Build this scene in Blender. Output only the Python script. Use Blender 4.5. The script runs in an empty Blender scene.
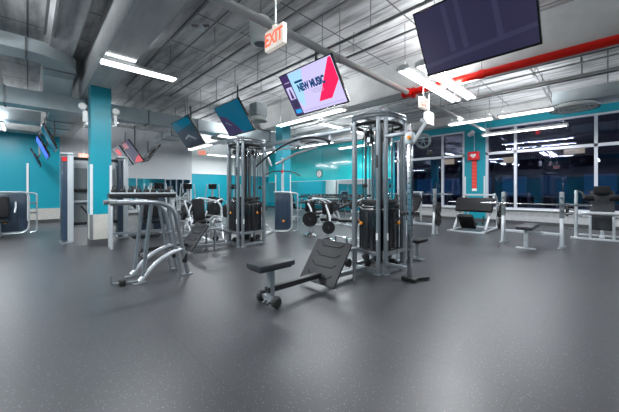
import bpy, bmesh, math, random
from mathutils import Vector, Matrix, Euler
random.seed(7)
S = bpy.context.scene
COL = S.collection
PI = math.pi
def V(*a): return Vector(a)

# ------------------------------------------------------------------ materials
def mat(name, col, rough=.5, metal=0., coat=0., emit=None, es=0., bump=None, spec=.5, noise=None):
    m = bpy.data.materials.new(name); m.use_nodes = True
    nt = m.node_tree; b = nt.nodes['Principled BSDF']
    b.inputs['Base Color'].default_value = (*col, 1)
    b.inputs['Roughness'].default_value = rough
    b.inputs['Metallic'].default_value = metal
    b.inputs['Coat Weight'].default_value = coat
    b.inputs['Coat Roughness'].default_value = .08
    b.inputs['Specular IOR Level'].default_value = spec
    if emit:
        b.inputs['Emission Color'].default_value = (*emit, 1)
        b.inputs['Emission Strength'].default_value = es
    tc = nt.nodes.new('ShaderNodeTexCoord')
    if noise:                                   # (scale, amount) mottling of the colour
        n = nt.nodes.new('ShaderNodeTexNoise'); n.inputs['Scale'].default_value = noise[0]
        n.inputs['Detail'].default_value = 5
        nt.links.new(tc.outputs['Object'], n.inputs['Vector'])
        r = nt.nodes.new('ShaderNodeMapRange'); r.inputs['From Min'].default_value = .3; r.inputs['From Max'].default_value = .7
        r.inputs['To Min'].default_value = 1 - noise[1]; r.inputs['To Max'].default_value = 1 + noise[1]
        nt.links.new(n.outputs['Fac'], r.inputs['Value'])
        mx = nt.nodes.new('ShaderNodeVectorMath'); mx.operation = 'SCALE'
        mx.inputs[0].default_value = col
        nt.links.new(r.outputs['Result'], mx.inputs['Scale'])
        nt.links.new(mx.outputs['Vector'], b.inputs['Base Color'])
    if bump:
        n = nt.nodes.new('ShaderNodeTexNoise'); n.inputs['Scale'].default_value = bump[0]
        nt.links.new(tc.outputs['Object'], n.inputs['Vector'])
        u = nt.nodes.new('ShaderNodeBump'); u.inputs['Strength'].default_value = bump[1]; u.inputs['Distance'].default_value = .01
        nt.links.new(n.outputs['Fac'], u.inputs['Height']); nt.links.new(u.outputs['Normal'], b.inputs['Normal'])
    return m

def floor_mat():
    m = bpy.data.materials.new('speckled_rubber'); m.use_nodes = True
    nt = m.node_tree; N = nt.nodes; L = nt.links; b = N['Principled BSDF']
    tc = N.new('ShaderNodeTexCoord')
    v = N.new('ShaderNodeTexVoronoi'); v.inputs['Scale'].default_value = 52; L.new(tc.outputs['Object'], v.inputs['Vector'])
    cr = N.new('ShaderNodeValToRGB'); cr.color_ramp.elements[0].position = .12; cr.color_ramp.elements[0].color = (1, 1, 1, 1)
    cr.color_ramp.elements[1].position = .20; cr.color_ramp.elements[1].color = (0, 0, 0, 1)
    L.new(v.outputs['Distance'], cr.inputs['Fac'])
    n2 = N.new('ShaderNodeTexNoise'); n2.inputs['Scale'].default_value = 1.1; n2.inputs['Detail'].default_value = 6; L.new(tc.outputs['Object'], n2.inputs['Vector'])
    mr = N.new('ShaderNodeValToRGB'); mr.color_ramp.elements[0].position = .3; mr.color_ramp.elements[0].color = (.032, .033, .037, 1)
    mr.color_ramp.elements[1].position = .75; mr.color_ramp.elements[1].color = (.046, .047, .052, 1)
    L.new(n2.outputs['Fac'], mr.inputs['Fac'])
    # mat seams
    mp = N.new('ShaderNodeMapping'); mp.inputs['Rotation'].default_value = (0, 0, PI/2); mp.inputs['Location'].default_value = (.4, .35, 0); L.new(tc.outputs['Object'], mp.inputs['Vector'])
    bk = N.new('ShaderNodeTexBrick'); bk.inputs['Scale'].default_value = 1; bk.inputs['Brick Width'].default_value = 7.5; bk.inputs['Row Height'].default_value = 1.22
    bk.inputs['Mortar Size'].default_value = .0035; bk.inputs['Mortar Smooth'].default_value = .2
    L.new(mp.outputs['Vector'], bk.inputs['Vector'])
    m1 = N.new('ShaderNodeMix'); m1.data_type = 'RGBA'; m1.inputs['B'].default_value = (.21, .21, .22, 1)
    fs = N.new('ShaderNodeMath'); fs.operation = 'MULTIPLY'; fs.inputs[1].default_value = .75
    L.new(cr.outputs['Color'], fs.inputs[0]); L.new(fs.outputs[0], m1.inputs['Factor']); L.new(mr.outputs['Color'], m1.inputs['A'])
    m2 = N.new('ShaderNodeMix'); m2.data_type = 'RGBA'; m2.inputs['B'].default_value = (.022, .022, .024, 1)
    L.new(bk.outputs['Fac'], m2.inputs['Factor']); L.new(m1.outputs['Result'], m2.inputs['A']); L.new(m2.outputs['Result'], b.inputs['Base Color'])
    rr = N.new('ShaderNodeMapRange'); rr.inputs['To Min'].default_value = .34; rr.inputs['To Max'].default_value = .40
    L.new(n2.outputs['Fac'], rr.inputs['Value']); L.new(rr.outputs['Result'], b.inputs['Roughness'])
    n3 = N.new('ShaderNodeTexNoise'); n3.inputs['Scale'].default_value = 160; L.new(tc.outputs['Object'], n3.inputs['Vector'])
    bu = N.new('ShaderNodeBump'); bu.inputs['Strength'].default_value = .10; bu.inputs['Distance'].default_value = .004
    L.new(n3.outputs['Fac'], bu.inputs['Height']); L.new(bu.outputs['Normal'], b.inputs['Normal'])
    b.inputs['Specular IOR Level'].default_value = .6
    return m

def ceiling_mat(name, c1, c2, brick=True):
    m = bpy.data.materials.new(name); m.use_nodes = True
    nt = m.node_tree; N = nt.nodes; L = nt.links; b = N['Principled BSDF']
    tc = N.new('ShaderNodeTexCoord')
    mp = N.new('ShaderNodeMapping'); mp.inputs['Scale'].default_value = (4.2, .8, 1); L.new(tc.outputs['Object'], mp.inputs['Vector'])
    n = N.new('ShaderNodeTexNoise'); n.inputs['Scale'].default_value = 1.2; n.inputs['Detail'].default_value = 9; n.inputs['Roughness'].default_value = .62
    L.new(mp.outputs['Vector'], n.inputs['Vector'])
    cr = N.new('ShaderNodeValToRGB'); e = cr.color_ramp.elements
    e[0].position = .36; e[0].color = (*c1, 1); e[1].position = .6; e[1].color = (*c2, 1)
    L.new(n.outputs['Fac'], cr.inputs['Fac'])
    out = cr.outputs['Color']
    if brick:
        bk = N.new('ShaderNodeTexBrick'); bk.offset = 0; bk.inputs['Scale'].default_value = 1
        bk.inputs['Brick Width'].default_value = .62; bk.inputs['Row Height'].default_value = 1.25
        bk.inputs['Mortar Size'].default_value = .018; bk.inputs['Mortar Smooth'].default_value = .4
        L.new(tc.outputs['Object'], bk.inputs['Vector'])
        mx = N.new('ShaderNodeMix'); mx.data_type = 'RGBA'; mx.inputs['B'].default_value = (c1[0]*.35, c1[1]*.35, c1[2]*.35, 1)
        L.new(bk.outputs['Fac'], mx.inputs['Factor']); L.new(out, mx.inputs['A']); out = mx.outputs['Result']
    L.new(out, b.inputs['Base Color'])
    b.inputs['Roughness'].default_value = .55; b.inputs['Specular IOR Level'].default_value = .35
    return m

def glass_mat():
    m = bpy.data.materials.new('night_window_glass'); m.use_nodes = True
    nt = m.node_tree; N = nt.nodes; L = nt.links; N.clear()
    o = N.new('ShaderNodeOutputMaterial'); t = N.new('ShaderNodeBsdfTransparent'); t.inputs['Color'].default_value = (.60, .66, .82, 1)
    g = N.new('ShaderNodeBsdfGlossy'); g.inputs['Roughness'].default_value = .015; g.inputs['Color'].default_value = (.78, .80, 1, 1)
    f = N.new('ShaderNodeFresnel'); f.inputs['IOR'].default_value = 1.62
    a = N.new('ShaderNodeMath'); a.operation = 'ADD'; a.inputs[1].default_value = .03; a.use_clamp = True
    x = N.new('ShaderNodeMixShader'); L.new(f.outputs[0], a.inputs[0]); L.new(a.outputs[0], x.inputs[0])
    L.new(t.outputs[0], x.inputs[1]); L.new(g.outputs[0], x.inputs[2]); L.new(x.outputs[0], o.inputs[0])
    return m

M = dict(
 floor=floor_mat(),
 deck=ceiling_mat('painted_concrete_deck', (.20, .20, .20), (.46, .465, .47)),
 joist=ceiling_mat('painted_concrete_rib', (.28, .28, .285), (.52, .525, .53), False),
 girder=ceiling_mat('painted_concrete_beam', (.46, .46, .46), (.60, .60, .59), False),
 teal=mat('teal_paint', (.0, .285, .375), .38, noise=(.7, .06)),
 teal_gloss=mat('teal_gloss_panel', (.0, .60, .66), .16, coat=1., noise=(.5, .04)),
 grey_wall=mat('pale_grey_paint', (.42, .44, .46), .5),
 white_wall=mat('off_white_paint', (.66, .68, .68), .5),
 block=mat('grey_block_wall', (.44, .45, .46), .7, noise=(9, .12)),
 tile=mat('beige_tile', (.50, .49, .45), .45, noise=(14, .06)),
 dark_base=mat('dark_rubber_base', (.06, .062, .066), .6),
 white_metal=mat('white_metal', (.72, .74, .76), .35, .15),
 frame=mat('window_frame_metal', (.62, .64, .70), .35, .3),
 silver=mat('silver_powder_coat', (.30, .325, .35), .30, .65),
 silver_lt=mat('light_silver_coat', (.58, .61, .64), .30, .35),
 steel=mat('brushed_steel', (.55, .57, .6), .22, 1.),
 chrome=mat('chrome', (.82, .83, .85), .08, 1.),
 black=mat('black_plastic', (.012, .012, .014), .4),
 shroud=mat('black_shroud', (.010, .011, .015), .22, coat=.4),
 navy=mat('navy_shroud', (.028, .05, .085), .3, coat=.3),
 pad=mat('black_vinyl', (.007, .0075, .009), .55, spec=.25, bump=(60, .1)),
 pad_grey=mat('charcoal_vinyl', (.026, .029, .034), .45, spec=.35, bump=(60, .1)),
 plate=mat('ribbed_footplate', (.024, .025, .028), .5, spec=.35, bump=(120, .2)),
 rubber=mat('black_rubber', (.014, .014, .015), .6),
 iron=mat('black_iron', (.018, .018, .02), .45, .3),
 orange=mat('orange_knob', (.85, .30, .02), .35),
 galv=mat('galvanised_duct', (.50, .56, .58), .38, .2, noise=(3, .10)),
 galv_d=mat('duct_flange', (.22, .24, .25), .45, .5),
 pipe=mat('pale_pipe', (.50, .50, .49), .45),
 red=mat('red_pipe', (.80, .012, .004), .4, spec=.3),
 aed=mat('red_cabinet', (.75, .015, .02), .3, coat=.4),
 redcloth=mat('red_banner', (.72, .05, .035), .6),
 strut=mat('steel_strut', (.20, .20, .205), .5, .5),
 diffuser=mat('white_diffuser', (.82, .82, .79), .4),
 tube=mat('lit_tube', (1, 1, 1), .3, emit=(.95, .98, 1), es=4.),
 housing=mat('white_reflector', (.8, .8, .8), .4),
 sign=mat('exit_sign_face', (.75, .72, .66), .4, emit=(.95, .85, .75), es=.45),
 sign_red=mat('exit_sign_letters', (.9, .06, .02), .4, emit=(1, .14, .06), es=1.1),
 sign_lit=mat('exit_sign_red_glow', (.9, .2, .1), .4, emit=(1, .25, .12), es=1.0),
 bezel=mat('tv_bezel', (.010, .010, .013), .25, coat=.5),
 scr_off=mat('dark_screen', (.02, .018, .045), .12, coat=.3, emit=(.19, .17, .42), es=.10),  # faint glow stands in for the room reflected in the dark screen
 scr_lav=mat('screen_lavender', (.1, .1, .1), .2, emit=(.62, .56, .93), es=1.05),
 scr_cy=mat('screen_pale_cyan', (.1, .1, .1), .2, emit=(.40, .72, .98), es=1.0),
 scr_side=mat('screen_plum', (.02, .01, .04), .2, emit=(.055, .03, .12), es=1.),
 scr_red=mat('screen_crimson', (.1, 0, .02), .2, emit=(.90, .012, .10), es=1.1),
 scr_text=mat('screen_ink', (0, .02, .05), .2, emit=(.0, .045, .16), es=1.),
 scr_grey=mat('screen_grey_ink', (.1, .1, .1), .2, emit=(.42, .37, .62), es=1.),
 scr_blue=mat('screen_blue', (.0, .1, .2), .2, emit=(.03, .35, .75), es=1.),
 scr_teal=mat('screen_teal', (.0, .05, .08), .12, emit=(.0, .055, .105), es=1.),
 scr_dk=mat('screen_charcoal', (.01, .012, .02), .12, emit=(.012, .02, .032), es=1.),
 scr_vio=mat('screen_violet', (.01, .01, .03), .12, emit=(.032, .026, .068), es=1.),
 scr_glow=mat('screen_bright_blue', (.01, .01, .1), .2, emit=(.06, .12, .95), es=1.5),
 scr_slate=mat('screen_slate', (.05, .06, .07), .2, emit=(.10, .12, .14), es=1.),
 mirror=mat('mirror_glass', (.80, .86, .86), .02, 1.),
 glass=glass_mat(),
 asphalt=mat('night_asphalt', (.03, .03, .035), .5),
 ext=mat('brick_facade', (.10, .07, .07), .8),
 lit_warm=mat('lit_shop_window', (.3, .25, .15), .5, emit=(1, .72, .38), es=.8),
 lit_blue=mat('lit_blue_window', (.1, .2, .3), .5, emit=(.06, .16, .36), es=.16),
 lit_red=mat('lit_red_sign', (.5, .02, .02), .5, emit=(1, .03, .02), es=1.2),
 dimglass=mat('dim_shop_glass', (.05, .07, .1), .1, emit=(.02, .06, .12), es=.3),
 redlt=mat('pale_red_print', (.80, .16, .12), .6),
 clock=mat('clock_face', (.85, .85, .85), .4),
 white=mat('white_print', (.85, .85, .85), .5),
)

# ------------------------------------------------------------------ mesh builder
def fillet(pts, rad, n=5):
    pts = [Vector(p) for p in pts]
    if rad <= 0 or len(pts) < 3: return pts
    out = [pts[0]]
    for i in range(1, len(pts)-1):
        a, b, c = pts[i-1], pts[i], pts[i+1]
        u = (a-b); v = (c-b); k = min(rad, u.length*.48, v.length*.48)
        p0 = b + u.normalized()*k; p1 = b + v.normalized()*k
        for j in range(n+1):
            t = j/n; out.append(p0*(1-t)**2 + b*2*t*(1-t) + p1*t*t)
    out.append(pts[-1]); return out

class MB:
    def __init__(s, org=(0, 0, 0)): s.bm = bmesh.new(); s.o = Vector(org)
    def box(s, c, d, rot=None, bev=0.):
        r = bmesh.ops.create_cube(s.bm, size=1); vs = r['verts']
        R = rot.to_4x4() if isinstance(rot, Matrix) else (Euler(rot).to_matrix().to_4x4() if rot else Matrix())
        bmesh.ops.transform(s.bm, verts=vs, matrix=Matrix.Translation(c) @ R @ Matrix.Diagonal((*d, 1)))
        if bev > 0:
            es = list({e for v in vs for e in v.link_edges})
            bmesh.ops.bevel(s.bm, geom=es, offset=min(bev, min(d)*.45), segments=2, profile=.6, affect='EDGES')
        return s
    def bar(s, p, q, w, h, bev=0., roll=0.):
        p = Vector(p); q = Vector(q); z = (q-p); L = z.length; z.normalize()
        up = V(0, 0, 1) if abs(z.z) < .95 else V(0, 1, 0)
        x = up.cross(z).normalized(); y = z.cross(x)
        R = Matrix((x, y, z)).transposed()
        if roll: R = R @ Matrix.Rotation(roll, 3, 'Z')
        return s.box((p+q)/2, (w, h, L), R, bev)
    def tube(s, pts, r, seg=10, rad=0., closed=False, r2=None):
        P = fillet(pts, rad) if not closed else [Vector(p) for p in pts]
        n = len(P); rings = []; prev = None
        for i, p in enumerate(P):
            if closed: t = P[(i+1) % n] - P[i-1]
            else: t = (P[min(i+1, n-1)] - P[max(i-1, 0)])
            t.normalize()
            if prev is None:
                a = V(0, 0, 1) if abs(t.z) < .9 else V(1, 0, 0); x = a.cross(t).normalized()
            else: x = (prev - t*prev.dot(t)).normalized()
            prev = x; y = t.cross(x)
            rr = r if r2 is None else r + (r2-r)*i/(n-1)
            rings.append([s.bm.verts.new(p + (x*math.cos(2*PI*k/seg) + y*math.sin(2*PI*k/seg))*rr) for k in range(seg)])
        m = n if closed else n-1
        for i in range(m):
            a, b = rings[i], rings[(i+1) % n]
            for k in range(seg): s.bm.faces.new((a[k], a[(k+1) % seg], b[(k+1) % seg], b[k]))
        if not closed: s.bm.faces.new(rings[0][::-1]); s.bm.faces.new(rings[-1])
        return s
    def cyl(s, p, q, r, seg=16, r2=None): return s.tube([p, q], r, seg, r2=r2)
    def lathe(s, prof, c=(0, 0, 0), axis='Z', seg=20, loop=False):
        R = {'Z': Matrix(), 'X': Matrix.Rotation(PI/2, 4, 'Y'), 'Y': Matrix.Rotation(-PI/2, 4, 'X')}[axis] if isinstance(axis, str) else axis
        T = Matrix.Translation(c) @ R; rings = []
        for (r, z) in prof:
            if r < 1e-5: rings.append([s.bm.verts.new(T @ V(0, 0, z))])
            else: rings.append([s.bm.verts.new(T @ V(r*math.cos(2*PI*k/seg), r*math.sin(2*PI*k/seg), z)) for k in range(seg)])
        for a, b in zip(rings, rings[1:]+([rings[0]] if loop else [])):
            for k in range(seg):
                k2 = (k+1) % seg
                if len(a) == 1 and len(b) == 1: continue
                if len(a) == 1: s.bm.faces.new((a[0], b[k2], b[k]))
                elif len(b) == 1: s.bm.faces.new((a[k], a[k2], b[0]))
                else: s.bm.faces.new((a[k], a[k2], b[k2], b[k]))
        if loop: return s
        for rg, fl in ((rings[0], True), (rings[-1], False)):
            if len(rg) > 1: s.bm.faces.new(rg[::-1] if fl else rg)
        return s
    def prism(s, poly, a, b, plane='XZ'):     # polygon extruded between a and b on the remaining axis
        f = {'XZ': lambda u, v, w: (u, w, v), 'YZ': lambda u, v, w: (w, u, v), 'XY': lambda u, v, w: (u, v, w)}[plane]
        A = [s.bm.verts.new(f(u, v, a)) for u, v in poly]; B = [s.bm.verts.new(f(u, v, b)) for u, v in poly]
        n = len(poly)
        s.bm.faces.new(A); s.bm.faces.new(B[::-1])
        for i in range(n): s.bm.faces.new((A[i], B[i], B[(i+1) % n], A[(i+1) % n]))
        return s
    def build(s, name, m, parent=None, loc=None, **props):
        bmesh.ops.recalc_face_normals(s.bm, faces=s.bm.faces)
        me = bpy.data.meshes.new(name)
        if s.o.length: bmesh.ops.translate(s.bm, verts=s.bm.verts, vec=-s.o)
        s.bm.to_mesh(me); s.bm.free()
        me.materials.append(m)
        me.polygons.foreach_set('use_smooth', [True]*len(me.polygons)); me.set_sharp_from_angle(angle=.6)
        o = bpy.data.objects.new(name, me); COL.objects.link(o)
        if parent: o.parent = parent
        elif s.o.length: o.location = s.o
        if loc: o.location = loc
        for k, v in props.items(): o[k] = v
        return o

def thing(name, label, cat, loc=(0, 0, 0), rz=0., group=None):
    o = bpy.data.objects.new(name, None); COL.objects.link(o); o.empty_display_size = .2
    o.location = loc; o.rotation_euler = (0, 0, rz); o['label'] = label; o['category'] = cat
    if group: o['group'] = group
    return o
def tag(o, label, cat, group=None):
    o['label'] = label; o['category'] = cat
    if group: o['group'] = group
    return o
def kids(o): return [c for c in COL.objects if c.parent == o]
def copy_tree(o, parent=None):
    c = o.copy(); COL.objects.link(c); c.parent = parent
    for ch in kids(o): copy_tree(ch, c)
    return c
def dup(o, loc, rz, label, group=None):
    c = copy_tree(o); c.location = loc; c.rotation_euler = (0, 0, rz); c['label'] = label
    if group: c['group'] = group
    return c
def struct(name, mb, m): return mb.build(name, m, kind='structure')
def text(name, body, size, m, parent, loc, rot, extrude=.001, align='CENTER', sx=1., bold=0.):
    cu = bpy.data.curves.new(name, 'FONT'); cu.body = body; cu.size = size; cu.extrude = extrude
    cu.offset = bold; cu.align_x = align; cu.align_y = 'CENTER'
    t = bpy.data.objects.new('tmp', cu); COL.objects.link(t)
    me = bpy.data.meshes.new_from_object(t); COL.objects.unlink(t); bpy.data.objects.remove(t)
    me.name = name; me.materials.clear(); me.materials.append(m)
    o = bpy.data.objects.new(name, me); COL.objects.link(o); o.parent = parent
    R = rot if isinstance(rot, Matrix) else Euler(rot).to_matrix()
    o.matrix_local = Matrix.Translation(loc) @ R.to_4x4() @ Matrix.Diagonal((sx, 1, 1, 1))
    return o

# ------------------------------------------------------------------ camera
CAMZ = 1.2
cam = bpy.data.objects.new('camera', bpy.data.cameras.new('camera')); COL.objects.link(cam)
cam.location = (0, 0, CAMZ); cam.rotation_euler = (PI/2, 0, math.atan2(.717, .697) - PI/2)
cam.data.sensor_width = 36; cam.data.lens = 36*290/619; cam.data.shift_y = -15/619
cam.data.clip_start = .05; cam.data.clip_end = 200
S.camera = cam

# ------------------------------------------------------------------ setting
WX, DECK = 13.1, 4.3
X0, Y0, Y1 = -7., -8., 18.
struct('floor', MB().box(((X0+WX)/2, (Y0+Y1)/2, -.05), (WX-X0+.4, Y1-Y0+.4, .1)), M['floor'])
struct('ceiling', MB().box(((X0+WX)/2, (Y0+Y1)/2, DECK+.1), (WX-X0+.4, Y1-Y0+.4, .2)), M['deck'])
# ribs under the deck, running along Y
k = 0; x = -5.75
while x < 2.5:
    if abs(x-1.18) > .55 and abs(x-6.6) > .55:
        struct('ceiling_rib', MB().prism([(x-.26, DECK), (x+.26, DECK), (x+.19, 4.06), (x-.19, 4.06)], Y0, Y1), M['joist'])
    x += 1.25
for gx in (1.18, 6.6):
    struct('ceiling_beam', MB().box((gx, 5, (3.54+DECK)/2), (.46, 26, DECK-3.54)), M['girder'])
struct('ceiling_beam', MB().box((12.85, 5, (3.96+DECK)/2), (.5, 26, DECK-3.96)), M['girder'])
# window wall (plane x = 13.1)
def wx(name, y0, y1, z0, z1, m, dx=0, t=.25):
    return struct(name, MB().box((WX+dx+t/2, (y0+y1)/2, (z0+z1)/2), (t, y1-y0, z1-z0)), m)
SILL, HEAD = .52, 3.69
wx('wall_right', -8, 3.39, 0, SILL, M['block']); wx('wall_right_upper', -8, 3.39, HEAD, 4.3, M['teal'])
wx('wall_right_pier', 3.39, 4.16, 0, 4.3, M['teal'], -.06, .31)
wx('wall_right_low', 4.16, 7.4, 0, SILL, M['block']); wx('wall_right_head', 4.16, 7.4, HEAD, 4.3, M['teal'])
wx('wall_right_far', 7.4, 18, 0, 4.3, M['teal'])
wx('trim_1', -8, 18, 0, .10, M['dark_base'], -.10, .03)
def window(i, ys, y0, y1):
    w = MB()
    w.box((WX+.02, (y0+y1)/2, SILL+.03), (.16, y1-y0, .06)).box((WX+.02, (y0+y1)/2, HEAD-.03), (.12, y1-y0, .06))
    w.box((WX+.02, (y0+y1)/2, 2.68), (.10, y1-y0, .10))
    for y in ys: w.box((WX+.02, y, (SILL+HEAD)/2), (.10, .085, HEAD-SILL))
    f = struct('window_%d' % i, w, M['frame'])
    g = MB().box((WX+.06, (y0+y1)/2, (SILL+HEAD)/2), (.006, y1-y0-.02, HEAD-SILL-.02)).build('window_pane', M['glass'], f)
    MB().box((WX-.03, (y0+y1)/2, SILL-.01), (.14, y1-y0, .04), bev=.008).build('window_sill', M['white_metal'], f)
window(1, [3.35, 2.41, .265, -1.9, -4.0, -6.1], -8, 3.39)
window(2, [4.20, 5.07, 7.2], 4.16, 7.4)
# glossy teal panel wall and mirrors beyond the windows
for i, (a, b) in enumerate([(7.6, 9.9), (9.92, 12.3), (12.32, 14.7), (14.72, 17.95)]):
    wx('wall_panel_%d' % (i+1), a, b, 1.86, 4.0, M['teal_gloss'], -.02, .02)
    wx('wall_mirror_%d' % (i+1), a, b, .30, 1.83, M['mirror'], -.02, .02)
wx('trim_2', 7.55, 18, 1.83, 1.86, M['white_metal'], -.03, .03)
# left teal wall (plane y = 14.9)
struct('wall_left', MB().box((-3.05, 15.05, 2.15), (7.9, .3, 4.3)), M['teal'])
struct('trim_3', MB().box((-3.05, 14.88, .33), (7.9, .04, .42)), M['tile'])
struct('baseboard_left', MB().box((-3.05, 14.87, .06), (7.9, .05, .12)), M['dark_base'])
struct('wall_left_return', MB().box((.80, 15.9, 2.15), (.2, 1.7, 4.3)), M['grey_wall'])
struct('wall_back', MB().box((3.8, 16.6, 2.15), (5.8, .2, 4.3)), M['grey_wall'])
struct('wall_back_return', MB().box((6.6, 17.3, 2.15), (.2, 1.4, 4.3)), M['white_wall'])
struct('wall_back_far', MB().box((9.9, 18.0, 3.3), (6.6, .2, 2.0)), M['white_wall'])
struct('wall_back_lower', MB().box((9.9, 18.0, 1.15), (6.6, .2, 2.3)), M['teal'])
struct('trim_4', MB().box((10, 17.88, 2.3), (6.5, .04, .04)), M['white_metal'])
for i, a in enumerate([2.6, 3.95, 5.3]):
    struct('wall_mirror_%d' % (i+5), MB().box((a+.65, 16.49, 1.06), (1.3, .02, 1.55)), M['mirror'])
struct('baseboard_back', MB().box((3.8, 16.48, .06), (5.6, .04, .12)), M['dark_base'])
# behind the camera
struct('wall_front', MB().box((3.05, Y0-.1, 2.15), (20.5, .2, 4.3)), M['teal'])
struct('wall_side', MB().box((X0-.1, 3.4, 2.15), (.2, 23.2, 4.3)), M['teal'])
struct('trim_5', MB().box((X0+.02, 3.4, 3.1), (.04, 23, 1.4)), M['grey_wall'])

# columns
def column(x, y, label, h=3.54):
    t = thing('column', label, 'column', (x, y, 0), group=None)
    w = .38
    MB().box((w/2, w/2, (h+.68)/2), (w, w, h-.68)).build('painted_shaft', M['teal'], t)
    MB().box((w/2, w/2, .40), (w+.012, w+.012, .56)).build('tile_base', M['tile'], t)
    MB().box((w/2, w/2, .06), (w+.03, w+.03, .12)).build('rubber_skirt', M['dark_base'], t)
    for cx, cy in ((0, 0), (w, 0), (0, w), (w, w)):
        a = MB(); sx = 1 if cx == 0 else -1; sy = 1 if cy == 0 else -1
        a.box((cx+sx*.014, cy-sy*.008, 1.235), (.044, .012, 1.11)).box((cx-sx*.008, cy+sy*.014, 1.235), (.012, .044, 1.11))
        a.build('corner_guard', M['white_metal'], t)
        a = MB(); a.box((cx+sx*.014, cy-sy*.014, .40), (.044, .010, .56)).box((cx-sx*.014, cy+sy*.014, .40), (.010, .044, .56))
        a.build('corner_strip', M['galv_d'], t)
    return t
c1 = column(1.0, 7.95, 'square teal column with beige tile base, nearest the left side of the room')
column(6.4, 7.95, 'square teal column behind the pulldown machine in the middle of the room')
for x, y, hh in ((1.0, 7.95, 0), ):
    s = thing('wall_speaker', 'small white round-faced speaker high on the left side of the near teal column', 'speaker', (.96, 7.98, 2.95), 0)
    MB().box((-.055, 0, -.12), (.09, .13, .26), bev=.03).build('cabinet', M['diffuser'], s)
    MB().lathe([(0, 0), (.075, 0), (.08, -.02), (.06, -.05), (0, -.05)], (-.10, -.02, .09), 'Y').build('round_grille', M['diffuser'], s)
    s = thing('wall_speaker', 'small white round-faced speaker high on the right side of the near teal column', 'speaker', (1.42, 7.98, 2.95), 0)
    MB().box((.04, 0, -.12), (.06, .11, .26), bev=.02).build('cabinet', M['diffuser'], s)
    MB().lathe([(0, 0), (.075, 0), (.08, -.02), (.06, -.05), (0, -.05)], (.05, -.02, .09), 'Y').build('round_grille', M['diffuser'], s)
# corner guards on the pier
for y in (3.42, 4.13):
    tag(MB().box((WX-.07, y, 1.2), (.02, .05, 1.2)).build('corner_guard', M['white_metal']), 'white corner guard on the %s edge of the teal pier between the windows' % ('right' if y < 4 else 'left'), 'corner guard')
tag(MB().box((0, 14.87, 1.12), (.06, .05, 2.2)).build('wall_guard_strip', M['white_metal'], None, None), 'white vertical strip on the left teal wall', 'wall strip')

# ------------------------------------------------------------------ outside
struct('ground_outside', MB().box((32, 4, -.15), (37, 70, .1)), M['asphalt'])
b = thing('building', 'dark brick building across the street with lit shop windows', 'building', (30, 6, -.1))
MB().box((3, 0, 4), (6, 60, 8)).build('facade', M['ext'], b)
random.seed(4)
for i in range(13):
    y = -16+i*2.6
    f = MB().box((-.03, y, 1.7), (.06, 1.7, 1.7)).build('shop_window', random.choice([M['lit_blue'], M['dimglass'], M['dimglass'], M['lit_blue']]), b)
for y, z, w, m in ((-4.2, 4.4, 1.2, 'lit_warm'), (-8, 4.6, .9, 'lit_red'), (-12, 3.2, .7, 'lit_warm'), (0, 4.0, .8, 'lit_warm'), (-2, 6.2, .25, 'lit_red'), (5, 4.2, 1.0, 'lit_warm')):
    MB().box((-.05, y, z), (.08, w, .5)).build('lit_sign', M[m], b)
r = thing('street_railing', 'dark metal railing outside the tall windows', 'railing', (17.5, 0, -.1))
q = MB()
for z in (.5, 1.0): q.tube([(0, -9, z), (0, 9, z)], .02, 6)
q.build('rail', M['strut'], r)
for i in range(10): MB().cyl((0, -9+i*2, 0), (0, -9+i*2, 1.05), .025, 8).build('post', M['strut'], r)

# ------------------------------------------------------------------ lights
def lamp(name, x, y, z, ax, L, power, col=(.93, .97, 1), up=.5, two=True):
    power *= 1.35
    q = ((power/2, -.040, 0, -.062), (power/2, -.040, 0, .062)) if two else ((power, -.040, 0, 0),)
    for pw, dz, rx, off in q + ((power*up, .11, PI, 0),):  # last entry is an upward lamp added above the reflector to brighten the ceiling
        d = bpy.data.lights.new(name, 'AREA'); d.shape = 'RECTANGLE'; d.size = L-.06; d.size_y = .12 if dz > 0 else .036; d.energy = pw; d.color = col
        o = bpy.data.objects.new(name, d); COL.objects.link(o)
        o.location = (x + (0 if ax == 'X' else off), y + (off if ax == 'X' else 0), z+dz); o.rotation_euler = Euler((rx, 0, 0 if ax == 'X' else PI/2))
def strip(x, y, z, ax, L, label, power=26, rods=True, up=.6, two=True, top=4.06):
    t = thing('strip_light', label, 'ceiling light', (x, y, z), 0 if ax == 'X' else PI/2, group='hanging fluorescent strip lights')
    h = MB().prism([(-.11, .0), (.11, .0), (.075, .045), (.03, .07), (-.03, .07), (-.075, .045)], -L/2, L/2, 'YZ')
    h.build('reflector', M['housing'], t)
    for s in ((-1, 1) if two else (0,)):
        MB().cyl((-L/2+.03, s*.062, -.016), (L/2-.03, s*.062, -.016), .021, 10).build('lamp_tube', M['tube'], t)
    for s in (-1, 1):
        MB().box((s*(L/2), 0, .015), (.02, .21, .07)).build('end_cap', M['housing'], t)
        if rods: MB().cyl((s*(L/2-.1), 0, .07), (s*(L/2-.1), 0, top-z), .006, 6).build('hanger_rod', M['strut'], t)
    lamp('strip_lamp_and_uplight', x, y, z, ax, L, power, up=up, two=two)
    return t
strip(1.48, 5.95, 3.40, 'X', 1.24, 'hanging two-tube strip light in front of the near teal column', 44, up=.03)
strip(5.80, 2.43, 3.27, 'X', 2.5, 'long strip light behind the big dark television, the left one of its pair', 44)
strip(5.85, 2.12, 3.27, 'X', 2.5, 'long strip light behind the big dark television, the right one of its pair', 44)
strip(5.52, 5.75, 3.20, 'Y', 2.6, 'long strip light below the bright music-video television', 60)
strip(9.50, 2.88, 3.28, 'Y', 1.22, 'strip light near the windows, left one of two in line before the round ceiling diffuser', 30)
strip(9.50, 1.54, 3.28, 'Y', 1.22, 'strip light near the windows ending at the round ceiling diffuser', 30)
strip(11.75, 2.0, 3.20, 'Y', 2.3, 'single strip light hanging closest to the tall windows', 44, two=False)
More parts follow.
